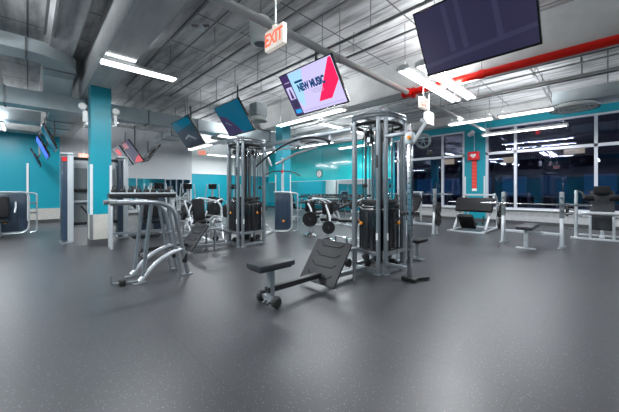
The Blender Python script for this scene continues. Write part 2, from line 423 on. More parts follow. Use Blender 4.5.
strip(2.0, 2.05, 3.45, 'Y', 1.22, 'strip light at the top edge above the hanging exit sign', 34)
strip(5.05, 8.75, 3.00, 'X', 1.3, 'strip light hanging under the galvanised duct behind the far cable tower', 30, top=3.12)
strip(5.9, 13.6, 3.30, 'Y', 2.4, 'far strip light near the pale grey back wall', 60)
strip(2.2, 14.4, 3.30, 'Y', 2.0, 'far strip light seen just left of the near teal column', 60)
strip(9.6, 9.6, 3.35, 'Y', 2.4, 'far strip light in front of the glossy teal wall', 60)
strip(9.6, 13.6, 3.35, 'Y', 2.4, 'farthest strip light before the corner of the teal wall', 70)
strip(8.6, 16.0, 3.3, 'X', 2.4, 'far strip light added to brighten the off-white wall', 90)  # extra fixture, put in to brighten the off-white wall
strip(8.0, 6.5, 3.4, 'X', 2.4, 'far strip light behind the near cable tower', 50)
strip(11.6, 8.5, 3.4, 'Y', 2.4, 'strip light over the dumbbell rack', 60)
strip(-.6, 13.0, 3.2, 'Y', 1.6, 'strip light beside the left teal wall behind the ducts', 50, top=3.3)
strip(-1.3, 5.9, 3.45, 'X', 1.24, 'strip light added just outside the left edge of the frame to brighten the bent duct', 90, up=.8)  # out-of-frame lamp added to brighten the side of the bent duct
# unseen strip lights behind and beside the camera, added for floor light and window reflections
for x, y, ax, pw in ((-2.4, 11.0, 'Y', 60), (-2.2, 5.2, 'X', 150), (-2.5, .5, 'X', 110), (-2.6, 8.55, 'X', 70), (1.6, -2.2, 'X', 30), (4.7, -1.6, 'X', 40), (9.6, -2.6, 'Y', 46), (3.4, -5.2, 'X', 46), (-1.5, -4.4, 'X', 40), (11.6, -1.6, 'Y', 40), (8.8, -5.6, 'Y', 40)):
    strip(x, y, 3.4, ax, 2.4, 'unseen strip light added outside the frame to light the floor and reflections', pw)

# ------------------------------------------------------------------ ducts
def rect_duct(name, label, pts, w, h, seams=()):
    t = thing(name, label, 'air duct', pts[0])
    o = Vector(pts[0])
    for i in range(len(pts)-1):
        p, q = Vector(pts[i])-o, Vector(pts[i+1])-o
        d = (q-p).normalized(); L = (q-p).length
        e = MB(); e.bar(p, q, w, h) ; e.build('duct_section', M['galv'], t)
        for k in (.2, .5, .8):
            c = p.lerp(q, k); MB().cyl(c+V(0, 0, h/2), (c.x, c.y, DECK-o.z), .009, 6).build('hanger_rod', M['strut'], t)
        n = int(L/1.5)
        for j in range(1, n+1):
            c = p + d*(L*j/(n+1)); e = MB(); e.bar(c-d*.018, c+d*.018, w+.035, h+.035); e.build('flange', M['galv_d'], t)
    return t
# upper duct with its rounded bend
t = thing('bent_air_duct', 'galvanised rectangular duct with a rounded bend at the upper left', 'air duct', (-5, 7.63, 3.85))
o = Vector((-5, 7.63, 3.85)); zb, zt = 3.85, 4.10
MB(o).box((-2.5, 7.90, 3.975), (5.0, .54, .25)).build('duct_section', M['galv'], t)
P = []; n = 10; cx, cy, R1, R0 = 0, 8.42, .79, .25
outer = [(cx+R1*math.sin(a), cy-R1*math.cos(a)) for a in [PI/2*i/n for i in range(n+1)]]
inner = [(cx+R0*math.sin(a), cy-R0*math.cos(a)) for a in [PI/2*i/n for i in range(n+1)]]
MB(o).prism(outer+inner[::-1], zb, zt, 'XY').build('duct_bend', M['galv'], t)
MB(o).box((.52, 8.9, 3.975), (.54, .96, .25)).build('duct_section', M['galv'], t)
MB(o).prism([(9.0, 3.85), (9.38, 3.85), (9.38, 3.485), (9.12, 3.485)], .26, .78, 'YZ').build('duct_drop', M['galv'], t)
for x in (-3.4, -1.7, -.02): MB(o).box((x, 7.90, 3.975), (.035, .575, .285)).build('flange', M['galv_d'], t)
MB(o).box((.52, 8.44, 3.975), (.575, .035, .285)).build('flange', M['galv_d'], t)
for x in (-3.0, -1.0):
    MB(o).cyl((x, 7.9, 4.1), (x, 7.9, 4.3), .012, 6).build('hanger_rod', M['strut'], t)
rect_duct('long_air_duct', 'long galvanised duct running behind the near teal column across the room', [(-6, 9.3, 3.30), (8.1, 9.3, 3.30)], .46, .36)
rect_duct('side_air_duct', 'galvanised duct along the top of the left teal wall', [(-6, 12.7, 3.5), (.3, 12.7, 3.5)], .5, .36)
rect_duct('branch_air_duct', 'pale branch duct running back from the long duct beside the left column', [(.66, 9.56, 3.28), (.66, 13.2, 3.28)], .56, .26)
rect_duct('back_branch_duct', 'short galvanised duct above the paired hanging screens', [(3.9, 9.56, 3.25), (3.9, 12.6, 3.25)], .6, .24)
struct('ceiling_soffit', MB().box((-3.05, 14.55, 3.80), (7.9, .7, 1.0)), M['girder'])
rect_duct('window_air_duct', 'galvanised duct beside the tall windows ending over a round diffuser', [(10.36, -6.5, 3.66), (10.36, 1.04, 3.66)], .6, .33)
def ring_diffuser(x, y, z, R, label, box=None):
    t = thing('ring_diffuser', label, 'ceiling diffuser', (x, y, z))
    MB().lathe([(R, -.0), (R*.97, .05), (R*.8, .12), (R*.76, .12), (R*.80, .035), (R*.9, -.0)], seg=32, loop=True).build('outer_ring', M['diffuser'], t)
    MB().lathe([(R*1.0, .0), (R*1.0, .04), (R*.82, .045), (R*.78, .0)], seg=32, loop=True).build('flat_rim', M['diffuser'], t)
    for k in (.68, .48, .28):
        MB().lathe([(R*k, .0), (R*k*.92, .05), (R*k*.86, .05), (R*k*.86, -.0)], seg=28, loop=True).build('inner_ring', M['diffuser'], t)
    MB().lathe([(0, .015), (R*.12, .02), (R*.08, .08), (0, .08)], seg=20).build('centre_cone', M['diffuser'], t)
    MB().lathe([(0, .055), (R*.80, .055), (R*.80, .13), (0, .13)], seg=24).build('backplate', M['black'], t)
    if box: MB().box((0, 0, .13+box[2]/2), box).build('plenum_box', M['galv'], t)
    return t
ring_diffuser(10.25, .62, 3.34, .50, 'large round white ceiling diffuser under the duct by the windows', (.35, .35, .03))
ring_diffuser(4.55, 6.7, 3.12, .24, 'round white diffuser under a grey box behind the dark teal television', (.34, .34, .34))
ring_diffuser(5.0, 9.9, 3.1, .28, 'round white diffuser behind the far end of the long duct', (.34, .34, .3))

# pipes
def pipe(name, label, pts, r, m, cat='pipe', fit=1.6, rods=None):
    t = thing(name, label, cat, pts[0]); o = Vector(pts[0])
    MB(o).tube(pts, r, 14).build('pipe_run', M[m], t)
    p, q = Vector(pts[0]), Vector(pts[-1]); d = (q-p).normalized(); L = (q-p).length
    i = fit
    while i < L:
        c = p+d*i; MB(o).cyl(c-d*.05, c+d*.05, r*1.22, 14).build('coupling', M[m], t)
        ztop = 4.06
        MB(o).cyl(c+V(0, 0, r), (c.x, c.y, DECK if not rods else rods), .007, 6).build('hanger_rod', M['strut'], t)
        i += 2.4
    return t
pipe('sprinkler_pipe', 'pale sprinkler pipe crossing the ceiling to the red pipe', [(-5, 3.17, 3.44), (6.18, 3.17, 3.44)], .058, 'pipe')
pipe('window_sprinkler_pipe', 'pale pipe running on from the red pipe to the windows', [(6.45, 3.17, 3.44), (13.0, 3.17, 3.44)], .045, 'pipe')
t = pipe('red_sprinkler_pipe', 'bright red fire sprinkler pipe running beside a concrete beam', [(6.3, 3.3, 3.46), (6.3, -7.9, 3.46)], .072, 'red')
MB((6.3, 3.3, 3.46)).cyl((6.16, 3.17, 3.45), (6.46, 3.17, 3.45), .085, 14).cyl((6.3, 3.05, 3.46), (6.3, 3.34, 3.46), .095, 14).build('tee_fitting', M['red'], t)
for (x, z, r, nm) in ((2.55, 3.9, .028, 'thin pale pipe along the ceiling left of the music-video television'), (-.55, 3.92, .05, 'pale pipe along the ceiling above the bent duct'), (8.4, 3.92, .02, 'thin conduit under the ceiling beyond the concrete beam'), (8.75, 3.75, .03, 'grey conduit hung beyond the red pipe')):
    pipe('ceiling_pipe', nm, [(x, -6, z), (x, 14.3 if x > 1 else 8.9 if x < -1 else 7.4, z)], r, 'pipe')
# steel struts
def strut(p, q, label, n=4):
    t = thing('ceiling_strut', label, 'steel strut', p); o = Vector(p)
    MB(o).bar(p, q, .035, .035).build('channel', M['strut'], t)
    for i in range(n):
        c = Vector(p).lerp(Vector(q), (i+.5)/n)
        MB(o).cyl(c, (c.x, c.y, DECK), .007, 6).build('hanger_rod', M['strut'], t)
strut((3.72, -3, 3.66), (3.72, 10, 3.66), 'long dark steel strut from which the televisions hang', 13)
strut((4.55, -2, 3.85), (4.55, 12, 3.85), 'dark steel strut parallel to the television strut, one bay further back', 9)
strut((3.0, .0, 3.98), (3.0, 9, 3.98), 'dark steel strut close under the ceiling on the near side of the televisions', 5)
strut((1.9, 0, 4.0), (1.9, 9, 4.0), 'dark steel strut close under the ceiling right of the near column beam', 5)
strut((.35, 1, 4.0), (.35, 7, 4.0), 'dark double strut over the upper left of the room', 3)
strut((.22, 1, 4.0), (.22, 7, 4.0), 'thin strut left of the double strut over the upper left of the room', 3)
strut((7.6, -4, 3.8), (7.6, 9, 3.8), 'dark steel strut between the red pipe and the windows', 7)
strut((9.3, -5, 3.85), (9.3, 8, 3.85), 'steel strut close to the window side lights', 6)
for (y, a, b) in ((1.2, 6.9, 12.5),):
    strut((a, y, 3.92), (b, y, 3.92), 'cross strut under the ceiling %s' % ({5.2: 'in line with the near cable tower beam', 7.2: 'just before the teal columns', 1.2: 'beside the round window diffuser'}[y]), 5)
# pendant sprinkler heads / small ceiling brackets
for (x, y, l) in ((1.05, 3.35, 'spring-mounted ceiling bracket at the upper left, left of the long strip light'), (2.15, 4.9, 'small ceiling bracket over the hanging two-tube strip light'), (4.1, 1.9, 'angled ceiling bracket above the left corner of the big television')):
    t = thing('ceiling_bracket', l, 'ceiling bracket', (x, y, 4.06))
    MB().cyl((0, 0, 0), (0, 0, -.08), .045, 12, r2=.06).build('cup', M['galv'], t)
    MB().bar((-.12, .1, -.01), (.1, -.1, -.01), .03, .03).build('arm', M['strut'], t)
# white pendant loudspeaker
t = thing('pendant_speaker', 'white drum loudspeaker hanging beside the large exit sign', 'speaker', (2.42, 3.50, 3.32))
MB().lathe([(0, 0), (.11, 0), (.15, .03), (.15, .11), (.165, .17), (.165, .32), (.13, .37), (0, .38)], seg=28).build('drum', M['diffuser'], t)
MB().lathe([(0, -.002), (.095, -.002), (.095, .004), (0, .004)], seg=24).build('grille', M['galv_d'], t)
MB().cyl((0, 0, .33), (0, 0, .8), .012, 8).build('hanger_rod', M['strut'], t)

# exit signs
def exit_sign(x, y, z, rz, label, w=.30, h=.20, rod=4.06, lit=False, txt=True):
    t = thing('exit_sign', label, 'exit sign', (x, y, z), rz)      # face looks along local -Y
    MB().box((0, 0, 0), (w, .05, h), bev=.008).build('sign_body', M['sign_lit'] if lit else M['sign'], t)
    if txt:
        for s, r in ((-1, 0), (1, PI)):
            text('exit_letters', 'EXIT', h*.88, M['white'] if lit else M['sign_red'], t, (0, s*.0265, -.005), Euler((PI/2, 0, r)).to_matrix(), .0015, sx=.80, bold=.004)
    if rod:
        MB().cyl((0, 0, h/2), (0, 0, rod-z), .010, 8).build('hanger_rod', M['pipe'], t)
        MB().cyl((0, 0, h/2), (0, 0, h/2+.02), .035, 12).build('canopy', M['sign'], t)
    return t
exit_sign(1.78, 2.32, 2.73, -PI/2, 'large hanging exit sign with red letters near the top centre')
exit_sign(5.02, 2.275, 2.745, 0, 'hanging exit sign with red letters beyond the near cable tower', .30, .19)
exit_sign(5.0, 11.3, 2.73, -.6, 'small far exit sign before the off-white back wall', .26, .16, lit=True)
exit_sign(1.75, 15.9, 2.72, -.1, 'small far exit sign seen just left of the near teal column', .34, .2, lit=True)
t = thing('emergency_light', 'small white emergency light box beside the farther exit sign', 'emergency light', (6.0, 2.60, 2.70))
MB().box((0, 0, 0), (.28, .1, .26), bev=.015).build('housing', M['diffuser'], t)
MB().cyl((0, 0, .11), (0, 0, .92), .009, 8).build('hanger_rod', M['pipe'], t)

# ------------------------------------------------------------------ televisions
def tv(xb, y0, y1, zb, h, tilt, label, kind, face=-1, top=3.64, name='television'):
    w = abs(y1-y0); yc = (y0+y1)/2
    t = thing(name, label, 'television', (xb, yc, zb))
    s = face                                   # screen looks along s*X and downward
    R = Matrix.Rotation(-s*-tilt, 4, 'Y') if s < 0 else Matrix.Rotation(tilt, 4, 'Y')
    R = Matrix.Rotation(s*tilt, 4, 'Y')        # local up leans towards the screen side
    def T(p): return R @ Vector(p)
    def panel(nm, y, z, ww, hh, d, th, m, par):
        e = MB(); e.box(T((s*d, y, z)), (th, ww, hh), R.to_3x3()); return e.build(nm, m, par)
    b = MB(); b.box(T((-s*.02, 0, h/2)), (.045, w, h), R.to_3x3(), .006); b.box(T((-s*.05, 0, h*.45)), (.05, w*.7, h*.6), R.to_3x3(), .01)
    b.build('case', M['bezel'], t)
    sw, sh = w-.036, h-.044
    mains = dict(off='scr_off', music='scr_lav', teal='scr_teal', split='scr_dk', glow='scr_glow', slate='scr_slate', plum='scr_vio', back='scr_dk', tealthin='scr_teal')
    sc = panel('screen', 0, h/2+.004, sw, sh, .0035, .003, M[mains[kind]], t)
    u = -s                                       # viewer's right is u*... (screen seen from side s)
    def el(nm, poly, m, d=.006):                 # poly in screen units: a 0..1 left to right, b 0..1 bottom to top
        e = MB(); fr = []; bk = []
        for a, bb in poly:
            y = (a-.5)*sw*(-1 if s < 0 else 1); z = .026+bb*sh
            fr.append(e.bm.verts.new(T((s*d, y, z)))); bk.append(e.bm.verts.new(T((s*(d-.001), y, z))))
        n = len(poly); e.bm.faces.new(fr); e.bm.faces.new(bk[::-1])
        for i in range(n): e.bm.faces.new((fr[i], bk[i], bk[(i+1) % n], fr[(i+1) % n]))
        return e.build(nm, m, sc)
    if kind == 'music':
        el('sidebar', [(0, 0), (.17, 0), (.17, 1), (0, 1)], M['scr_side'])
        el('sidebar_picture', [(.03, .40), (.15, .40), (.15, .70), (.03, .70)], M['scr_lav'], .007)
        el('picture_figure', [(.06, .42), (.12, .42), (.10, .66), (.08, .66)], M['scr_side'], .008)
        el('sidebar_tile', [(.03, .20), (.15, .20), (.15, .36), (.03, .36)], M['scr_vio'], .007)
        el('sidebar_badge', [(.03, .04), (.15, .04), (.15, .14), (.03, .14)], M['scr_blue'], .007)
        el('sidebar_line', [(.04, .80), (.15, .80), (.15, .82), (.04, .82)], M['scr_grey'], .007)
        el('cyan_wedge', [(.17, .35), (.26, .12), (.46, .99), (.17, .99)], M['scr_cy'], .0055)
        el('red_flash', [(.55, .17), (.79, .17), (.995, .50), (.995, .98), (.95, .98)], M['scr_red'], .0065)
        el('text_bar', [(.24, .73), (.40, .73), (.40, .78), (.24, .78)], M['scr_text'], .0075)
        el('footer_line', [(.22, .055), (.96, .055), (.96, .07), (.22, .07)], M['scr_grey'], .0075)
        Rt = R.to_3x3() @ Euler((PI/2, 0, -PI/2)).to_matrix()
        text('music_title', 'NEW MUSIC', .165, M['scr_text'], sc, T((s*.009, -(.525-.5)*sw, .026+.60*sh)), Rt, .0008, sx=.68, bold=.009)
        text('music_subtitle', 'VIDEO', .11, M['scr_grey'], sc, T((s*.009, -(.60-.5)*sw, .026+.43*sh)), Rt, .0008, sx=.8)
    if kind == 'off':
        for a in (.28, .40, .70): el('painted_reflection_stripe', [(a, .25), (a+.05, .25), (a+.02, .97), (a-.02, .97)], M['scr_off2'])  # paler shapes painted as ceiling reflections on the dark screen
        el('painted_reflection_band', [(0, .10), (1, .22), (1, .29), (0, .17)], M['scr_off2'])
    if kind == 'teal':
        el('violet_curve', [(0, 0), (.62, 0), (.5, .25), (.35, .50), (.22, .65), (0, .72)], M['scr_vio'])
        el('pale_caption', [(.12, .45), (.30, .30), (.31, .33), (.14, .48)], M['scr_slate'], .007)
    if kind == 'split':
        el('teal_top', [(0, .62), (1, .78), (1, 1), (0, 1)], M['scr_teal'])
        el('pale_shape', [(.25, .35), (.55, .45), (.8, .25), (.75, .2), (.5, .36), (.3, .28)], M['scr_slate'], .007)
    if kind == 'slate': el('red_blob', [(.2, .6), (.6, .55), (.75, .75), (.6, .92), (.25, .9)], M['scr_rose'])
    if kind == 'plum': el('red_corner', [(.1, 0), (1, 0), (1, .3), (.5, .2)], M['scr_rose']); el('pale_top', [(.1, .7), (.6, .7), (.6, .95), (.1, .95)], M['scr_lav2'])
    # ceiling mount
    c = T((-s*.09, 0, h*.55)); mt = MB()
    mt.box(T((-s*.07, 0, h*.5)), (.03, .25, .22), R.to_3x3()).bar(T((-s*.075, 0, h*.5)), c+V(-s*.05, 0, .06), .05, .05)
    mt.cyl(c+V(-s*.05, 0, .03), (c.x-s*.05, 0, max(top-zb, c.z+.1)), .022, 10)
    mt.build('ceiling_mount', M['strut'], t)
    return t
M['scr_off2'] = mat('painted_screen_reflection', (.03, .028, .06), .12, coat=.3, emit=(.24, .22, .50), es=.115)
M['scr_rose'] = mat('screen_rose', (.1, .01, .01), .2, emit=(.62, .05, .06), es=1.)
M['scr_lav2'] = mat('screen_dim_rose', (.1, .05, .06), .2, emit=(.35, .12, .14), es=1.)
tv(3.57, .44, 1.56, 2.62, .73, .60, 'largest television, a dark unlit screen with painted reflections hanging at the top right', 'off')
tv(3.58, 2.80, 4.02, 2.575, .76, .60, 'bright television showing NEW MUSIC with a crimson slash', 'music')
tv(3.60, 5.43, 6.53, 2.54, .76, .60, 'dark teal television with a violet curve above the far cable tower', 'teal')
tv(3.50, 7.75, 9.0, 2.50, .84, .60, 'half teal half charcoal television hanging left of the far cable tower', 'split')
tv(3.02, 11.70, 12.95, 2.28, .88, .60, 'plum and rose television, front one of the far pair', 'plum')
tv(3.02, 13.20, 14.45, 2.24, .88, .60, 'pale slate television with a red blob, rear one of the far pair', 'slate')
tv(3.20, 11.85, 12.85, 2.3, .80, .60, 'television seen from behind, back to back with the far plum one', 'back', face=1, top=3.12)
tv(.53, 9.85, 10.85, 2.28, .66, .42, 'nearest of three edge-on televisions by the left teal wall', 'tealthin', top=3.05)
tv(.46, 11.6, 12.7, 2.22, .66, .42, 'bright blue glowing television, middle of three edge-on ones at left', 'glow', top=3.05)
tv(.31, 13.35, 14.35, 2.02, .64, .42, 'farthest of three edge-on televisions by the left teal wall', 'tealthin', top=3.3)

# ------------------------------------------------------------------ wall items
t = thing('defibrillator_cabinet', 'red wall cabinet with a white heart on the teal pier between windows', 'cabinet', (WX-.06, 3.78, 2.62))
MB().box((-.09, 0, .0), (.18, .40, .34), bev=.015).build('cabinet_box', M['aed'], t)
hp = []
for i in range(24):
    a = 2*PI*i/24; hp.append((.0065*16*math.sin(a)**3, .0065*(13*math.cos(a)-5*math.cos(2*a)-2*math.cos(3*a)-math.cos(4*a))))
MB().prism(hp, -.185, -.180, 'YZ').build('heart_emblem', M['white'], t)
text('cabinet_lettering', 'AED', .05, M['aed'], t, (-.187, 0, .0), Euler((PI/2, 0, -PI/2)).to_matrix())
t = thing('vertical_banner', 'long red vertical sign strip below the red heart cabinet', 'sign', (WX-.06, 3.78, 1.3))
MB().box((-.02, 0, .57), (.03, .17, 1.14)).build('banner_face', M['redcloth'], t)
for i in range(7): MB().prism([(-.07, .12+i*.15), (.07, .16+i*.15), (.07, .18+i*.15), (-.07, .14+i*.15)], -.038, -.035, 'YZ').build('pale_mark', M['redlt'], t)
MB().box((-.02, 0, -.05), (.035, .17, .10)).build('white_foot', M['white'], t)
MB().cyl((-.02, 0, 1.49), (-.02, 0, 2.2), .008, 6).build('conduit', M['white_metal'], t)
t = thing('security_camera', 'white security camera high on the teal pier above the red cabinet', 'security camera', (WX-.06, 3.85, 3.5))
MB().box((-.04, 0, 0), (.08, .12, .12)).build('bracket', M['white_metal'], t)
MB().lathe([(0, 0), (.075, .0), (.085, .05), (.085, .22), (.06, .26), (0, .26)], (-.12, .1, -.03), Matrix.Rotation(1.1, 4, 'X') @ Matrix.Rotation(-.5, 4, 'Y')).build('camera_head', M['white_metal'], t)
t = thing('wall_clock', 'small round white clock on the glossy teal wall', 'clock', (WX-.02, 10.9 , 2.17+.1))
e = Matrix.Rotation(-PI/2, 4, 'Y')
wy = 13.1
t.location = (WX-.022, 13.1*0+12.55, 2.28)
MB().lathe([(0, 0), (.24, 0), (.25, .02), (.24, .045), (.21, .04), (.21, .03), (0, .03)], axis=e, seg=28).build('clock_case', M['black'], t)
MB().lathe([(0, .031), (.205, .031), (.205, .034), (0, .034)], axis=e, seg=28).build('clock_face', M['clock'], t)
MB().box((-.038, .0, .06), (.004, .014, .13)).build('clock_hand', M['black'], t)
MB().box((-.038, .05, -.02), (.004, .11, .012), (.4, 0, 0)).build('clock_hand', M['black'], t)

# ------------------------------------------------------------------ cable towers
def pulley(mb_frame, t, c, axis='X', r=.055, par=None):
    e = MB().lathe([(0, -.012), (r, -.012), (r*.86, 0), (r, .012), (0, .012)], c, axis, 18).build('pulley', M['black'], par or t)
    return e
W, D, H = .68, .56, 2.35
def make_tower():
    t = thing('cable_tower', 'near silver four-stack cable tower, right of the low row bench', 'cable machine', (3.59, 2.21, 0), 0, 'silver cable towers')
    g = .075; posts = [(0, g), (g, 0), (W-g, 0), (W, g), (W, D-g), (W-g, D), (g, D), (0, D-g)]
    for (x, y) in posts:
        p = MB(); p.cyl((x, y, .015), (x, y, H), .032, 14); p.box((x, y, .008), (.11, .11, .016), bev=.004); p.cyl((x, y, H), (x, y, H+.012), .036, 14)
        p.build('upright_post', M['silver'], t)
    # crown: two stacked rings that bulge outwards between the corners
    def ring(off, z, n=48):
        pts = []
        for i in range(n):
            a = 2*PI*i/n; c, s_ = math.cos(a), math.sin(a); k = 1/(abs(c)**2.5+abs(s_)**2.5)**(1/2.5)
            pts.append((W/2+(W/2+off)*c*k, D/2+(D/2+off)*s_*k, z))
        return pts
    MB().tube(ring(.075, H-.03), .021, 8, closed=True).tube(ring(.075, H-.075), .021, 8, closed=True).build('crown_ring', M['silver'], t)
    MB().tube(ring(.03, H-.15), .026, 8, closed=True).build('crown_band', M['iron'], t)
    e = MB(); e.box((W/2, D/2, H-.06), (W+.02, .07, .05)).box((W/2, D/2, H-.06), (.07, D+.02, .05)).build('top_cross', M['silver'], t)
    # base and knee rails
    for z, hh in ((.05, .06), (.295, .05)):
        for a, b_ in (((0, g), (0, D-g)), ((g, 0), (W-g, 0)), ((W, g), (W, D-g)), ((g, D), (W-g, D))):
            MB().bar((*a, z), (*b_, z), .05, hh, .006).build('base_rail' if z < .1 else 'knee_rail', M['silver'], t)
    # four stacks, one per side
    for nm, c, rz in (('a', (.10, D/2), 0), ('b', (W/2, .10), PI/2), ('c', (W-.10, D/2), PI), ('d', (W/2, D-.10), -PI/2)):
        R = Matrix.Translation((*c, 0)) @ Matrix.Rotation(rz, 4, 'Z')
        R3 = R.to_3x3(); f = lambda *p: R @ V(*p)
        wd = .29 if nm in 'ac' else .36
        s = MB(); s.box(f(0, 0, .635), (.15, wd, .62), R3, .035).box(f(0, 0, .955), (.10, wd*.8, .05), R3, .02)
        sh = s.build('stack_shroud', M['shroud'], t)
        MB().box(f(-.078, 0, .62), (.012, .05, .54), R3, .004).build('pin_slot', M['iron'], sh)
        for y in (-wd*.32, wd*.32): MB().box(f(-.077, y, .62), (.008, .012, .56), R3).build('shroud_groove', M['iron'], sh)
        q = f(-.10, (.09 if nm in 'ac' else -.10), .72); MB().lathe([(0, -.02), (.022, -.02), (.026, 0), (.018, .02), (0, .022)], q, R @ Matrix.Identity(4) if False else 'Z').build('selector_knob', M['orange'], sh)
        for y in (-.085, .085): MB().cyl(f(0, y, .90), f(0, y, H-.17), .0125, 10).build('guide_rod', M['chrome'], t)
        MB().cyl(f(0, 0, .95), f(0, 0, H-.25), .005, 6).build('cable', M['black'], t)
        MB().box(f(0, 0, 1.03), (.09, .25, .08), R3, .03).build('top_plate', M['rubber'], t)
        e = MB(); e.box(f(0, 0, .33), (.14, wd*.9, .03), R3); e.build('stack_base', M['iron'], t)
        # head pulleys and counterweight block
        ax = R @ Matrix.Rotation(PI/2, 4, 'X')
        for k, (px, pz) in enumerate(((0, H-.26), (-.06, H-.30), (.05, H-.36))):
            MB().lathe([(0, -.014), (.05, -.014), (.042, 0), (.05, .014), (0, .014)], f(px, .03*(k-1), pz), Matrix.Rotation(rz, 4, 'Z') @ Matrix.Rotation(PI/2, 4, 'X'), 16).build('pulley', M['black'] if k else M['iron'], t)
        MB().box(f(0, 0, H-.24), (.05, .24, .05), R3, .01).box(f(-.03, 0, H-.33), (.02, .05, .18), R3).build('pulley_bracket', M['silver'], t)
        MB().cyl(f(-.13, .0, .10), f(-.13, 0, H-.30), .005, 6).build('cable', M['black'], t)
        MB().lathe([(0, -.02), (.055, -.02), (.045, 0), (.055, .02), (0, .02)], f(-.06, 0, .13), Matrix.Rotation(rz, 4, 'Z') @ Matrix.Rotation(PI/2, 4, 'X'), 16).build('pulley', M['black'], t)
        MB().lathe([(0, -.035), (.03, -.025), (.04, 0), (.03, .025), (0, .035)], f(-.13, .0, .98 if nm in 'bd' else 1.28), 'Z', 12).build('cable_stop', M['rubber'], t)
    # dark middle spine
    MB().box((W/2, D/2, 1.2), (.09, .09, 2.2), bev=.01).build('spine', M['iron'], t)
    MB().box((0-.034, g, 1.62), (.006, .035, .18)).build('instruction_plate', M['black'], t, label='small black placard')
    MB().box((-.034, g, .55), (.006, .03, .10)).build('warning_sticker', M['white'], t, label='white sticker')
    MB().box((g, -.034, .55), (.03, .006, .10)).build('warning_sticker', M['white'], t, label='white sticker')
    return t
tower = make_tower()
dup(tower, (3.22, 5.43, 0), 0, 'far silver four-stack cable tower, left end of the overhead crossbeam')

# crossbeam with pull-up bars
t = thing('crossover_beam', 'silver overhead beam with black pull-up grips joining the two cable towers', 'crossbeam', (3.66, 2.8, 2.18))
o = Vector((3.66, 2.8, 2.18))
MB(o).bar((3.70, 2.83, 2.19), (3.70, 5.36, 2.19), .06, .075, .01).build('beam', M['silver'], t)
MB(o).bar((3.70, 2.83, 2.05), (3.70, 5.36, 2.05), .03, .03).build('lower_rail', M['silver'], t)
for y in (3.3, 4.1, 4.9): MB(o).bar((3.70, y, 2.05), (3.70, y, 2.18), .03, .05).build('hanger_plate', M['silver'], t)
MB(o).tube([(3.42, 3.05, 1.98), (3.40, 3.35, 2.09), (3.40, 3.8, 2.12), (3.40, 4.3, 2.02), (3.42, 4.75, 1.88), (3.44, 5.15, 1.72)], .018, 10, .25).build('pull_up_bar', M['rubber'], t)
MB(o).tube([(3.92, 3.5, 2.06), (3.94, 3.75, 2.14), (3.94, 4.15, 2.14), (3.92, 4.4, 2.06)], .016, 10, .15).build('pull_up_bar', M['rubber'], t)
for y in (3.7, 4.2): MB(o).bar((3.40, y, 2.11 if y < 4 else 2.05), (3.98, y, 2.13), .03, .03).build('grip_arm', M['silver'], t)
MB(o).tube([(3.85, 5.0, 1.78), (4.1, 4.6, 2.0), (4.35, 4.25, 2.12)], .025, 10).build('diagonal_arm', M['silver_lt'], t)
MB(o).tube([(3.70, 5.25, 2.15), (3.80, 5.1, 1.75)], .022, 10).build('diagonal_brace', M['silver_lt'], t)

# low row benches
def make_row():
    bx, by = 1.85, 2.50; o = Vector((bx, by, 0))
    t = thing('low_row_bench', 'low row bench with black seat and ribbed footplate in the foreground', 'row bench', o, 0, 'low row benches')
    m = MB(o); m.box((1.86, by, .425), (.46, .27, .065), bev=.028); m.build('seat', M['pad_grey'], t)
    MB(o).box((1.86, by, .388), (.40, .20, .02)).build('seat_pan', M['iron'], t)
    MB(o).bar((1.85, by, .07), (1.85, by, .385), .06, .085, .012).build('seat_post', M['silver'], t)
    MB(o).bar((1.80, by, .16), (2.60, by, .16), .075, .06, .008).build('rail', M['black'], t)
    MB(o).bar((1.83, by-.10, .07), (1.83, by+.10, .07), .05, .05, .01).build('axle', M['silver'], t)
    for s in (-1, 1):
        MB(o).lathe([(0, -.035), (.045, -.035), (.06, -.015), (.06, .015), (.045, .035), (0, .035)], (1.83, by+s*.13, .060), 'Y', 20).build('wheel', M['rubber'], t)
        MB(o).bar((1.84, by+s*.05, .05), (1.78, by+s*.03, .02), .02, .03).build('stop_foot', M['steel'], t)
    # footplate
    a, b_ = V(2.58, 0, .05), V(2.93, 0, .53); d = (b_-a).normalized(); n = V(-d.z, 0, d.x)
    ang = math.atan2(d.x, d.z); R = Matrix.Rotation(ang, 3, 'Y'); c = (a+b_)/2 + V(0, by+.04, 0)
    m = MB(o); m.box(c, (.03, .60, (b_-a).length), R, .012)
    fp = m.build('foot_plate', M['plate'], t)
    for k in (.14, .38, .62, .86):
        p = a.lerp(b_, k) + V(0, by+.04, 0) + n*.018
        MB(o).tube([p+V(0, -.20, 0)+d*.05, p+V(0, -.15, 0), p+V(0, .15, 0), p+V(0, .20, 0)+d*.05], .009, 6, .03).build('tread_rib', M['plate'], fp)
    MB(o).bar((2.66, by, .10), (3.54, by, .06), .06, .06, .008).build('floor_rail', M['silver'], t)
    for s in (-1, 1):
        MB(o).tube([(2.90, by+.04+s*.2, .44), (3.15, by+.04+s*.2, .44), (3.54, by+.03+s*.12, .30)], .022, 10, .08).build('support_arm', M['silver'], t)
        MB(o).tube([(3.1, by+.04+s*.2, .0), (3.1, by+.04+s*.2, .42)], .022, 10).build('support_leg', M['silver'], t)
    MB(o).lathe([(0, -.02), (.06, -.02), (.05, 0), (.06, .02), (0, .02)], (3.2, by+.02, .20), 'Y', 18).build('pulley', M['black'], t)
    MB(o).tube([(3.05, by-.08, .42), (3.05, by-.08, .58), (3.05, by+.12, .58), (3.05, by+.12, .42)], .012, 8, .03).build('handle_loop', M['chrome'], t)
    return t
row = make_row()
dup(row, (1.85-.37, 2.5+3.22, 0), 0, 'second low row bench behind the dip station, beside the far cable tower')

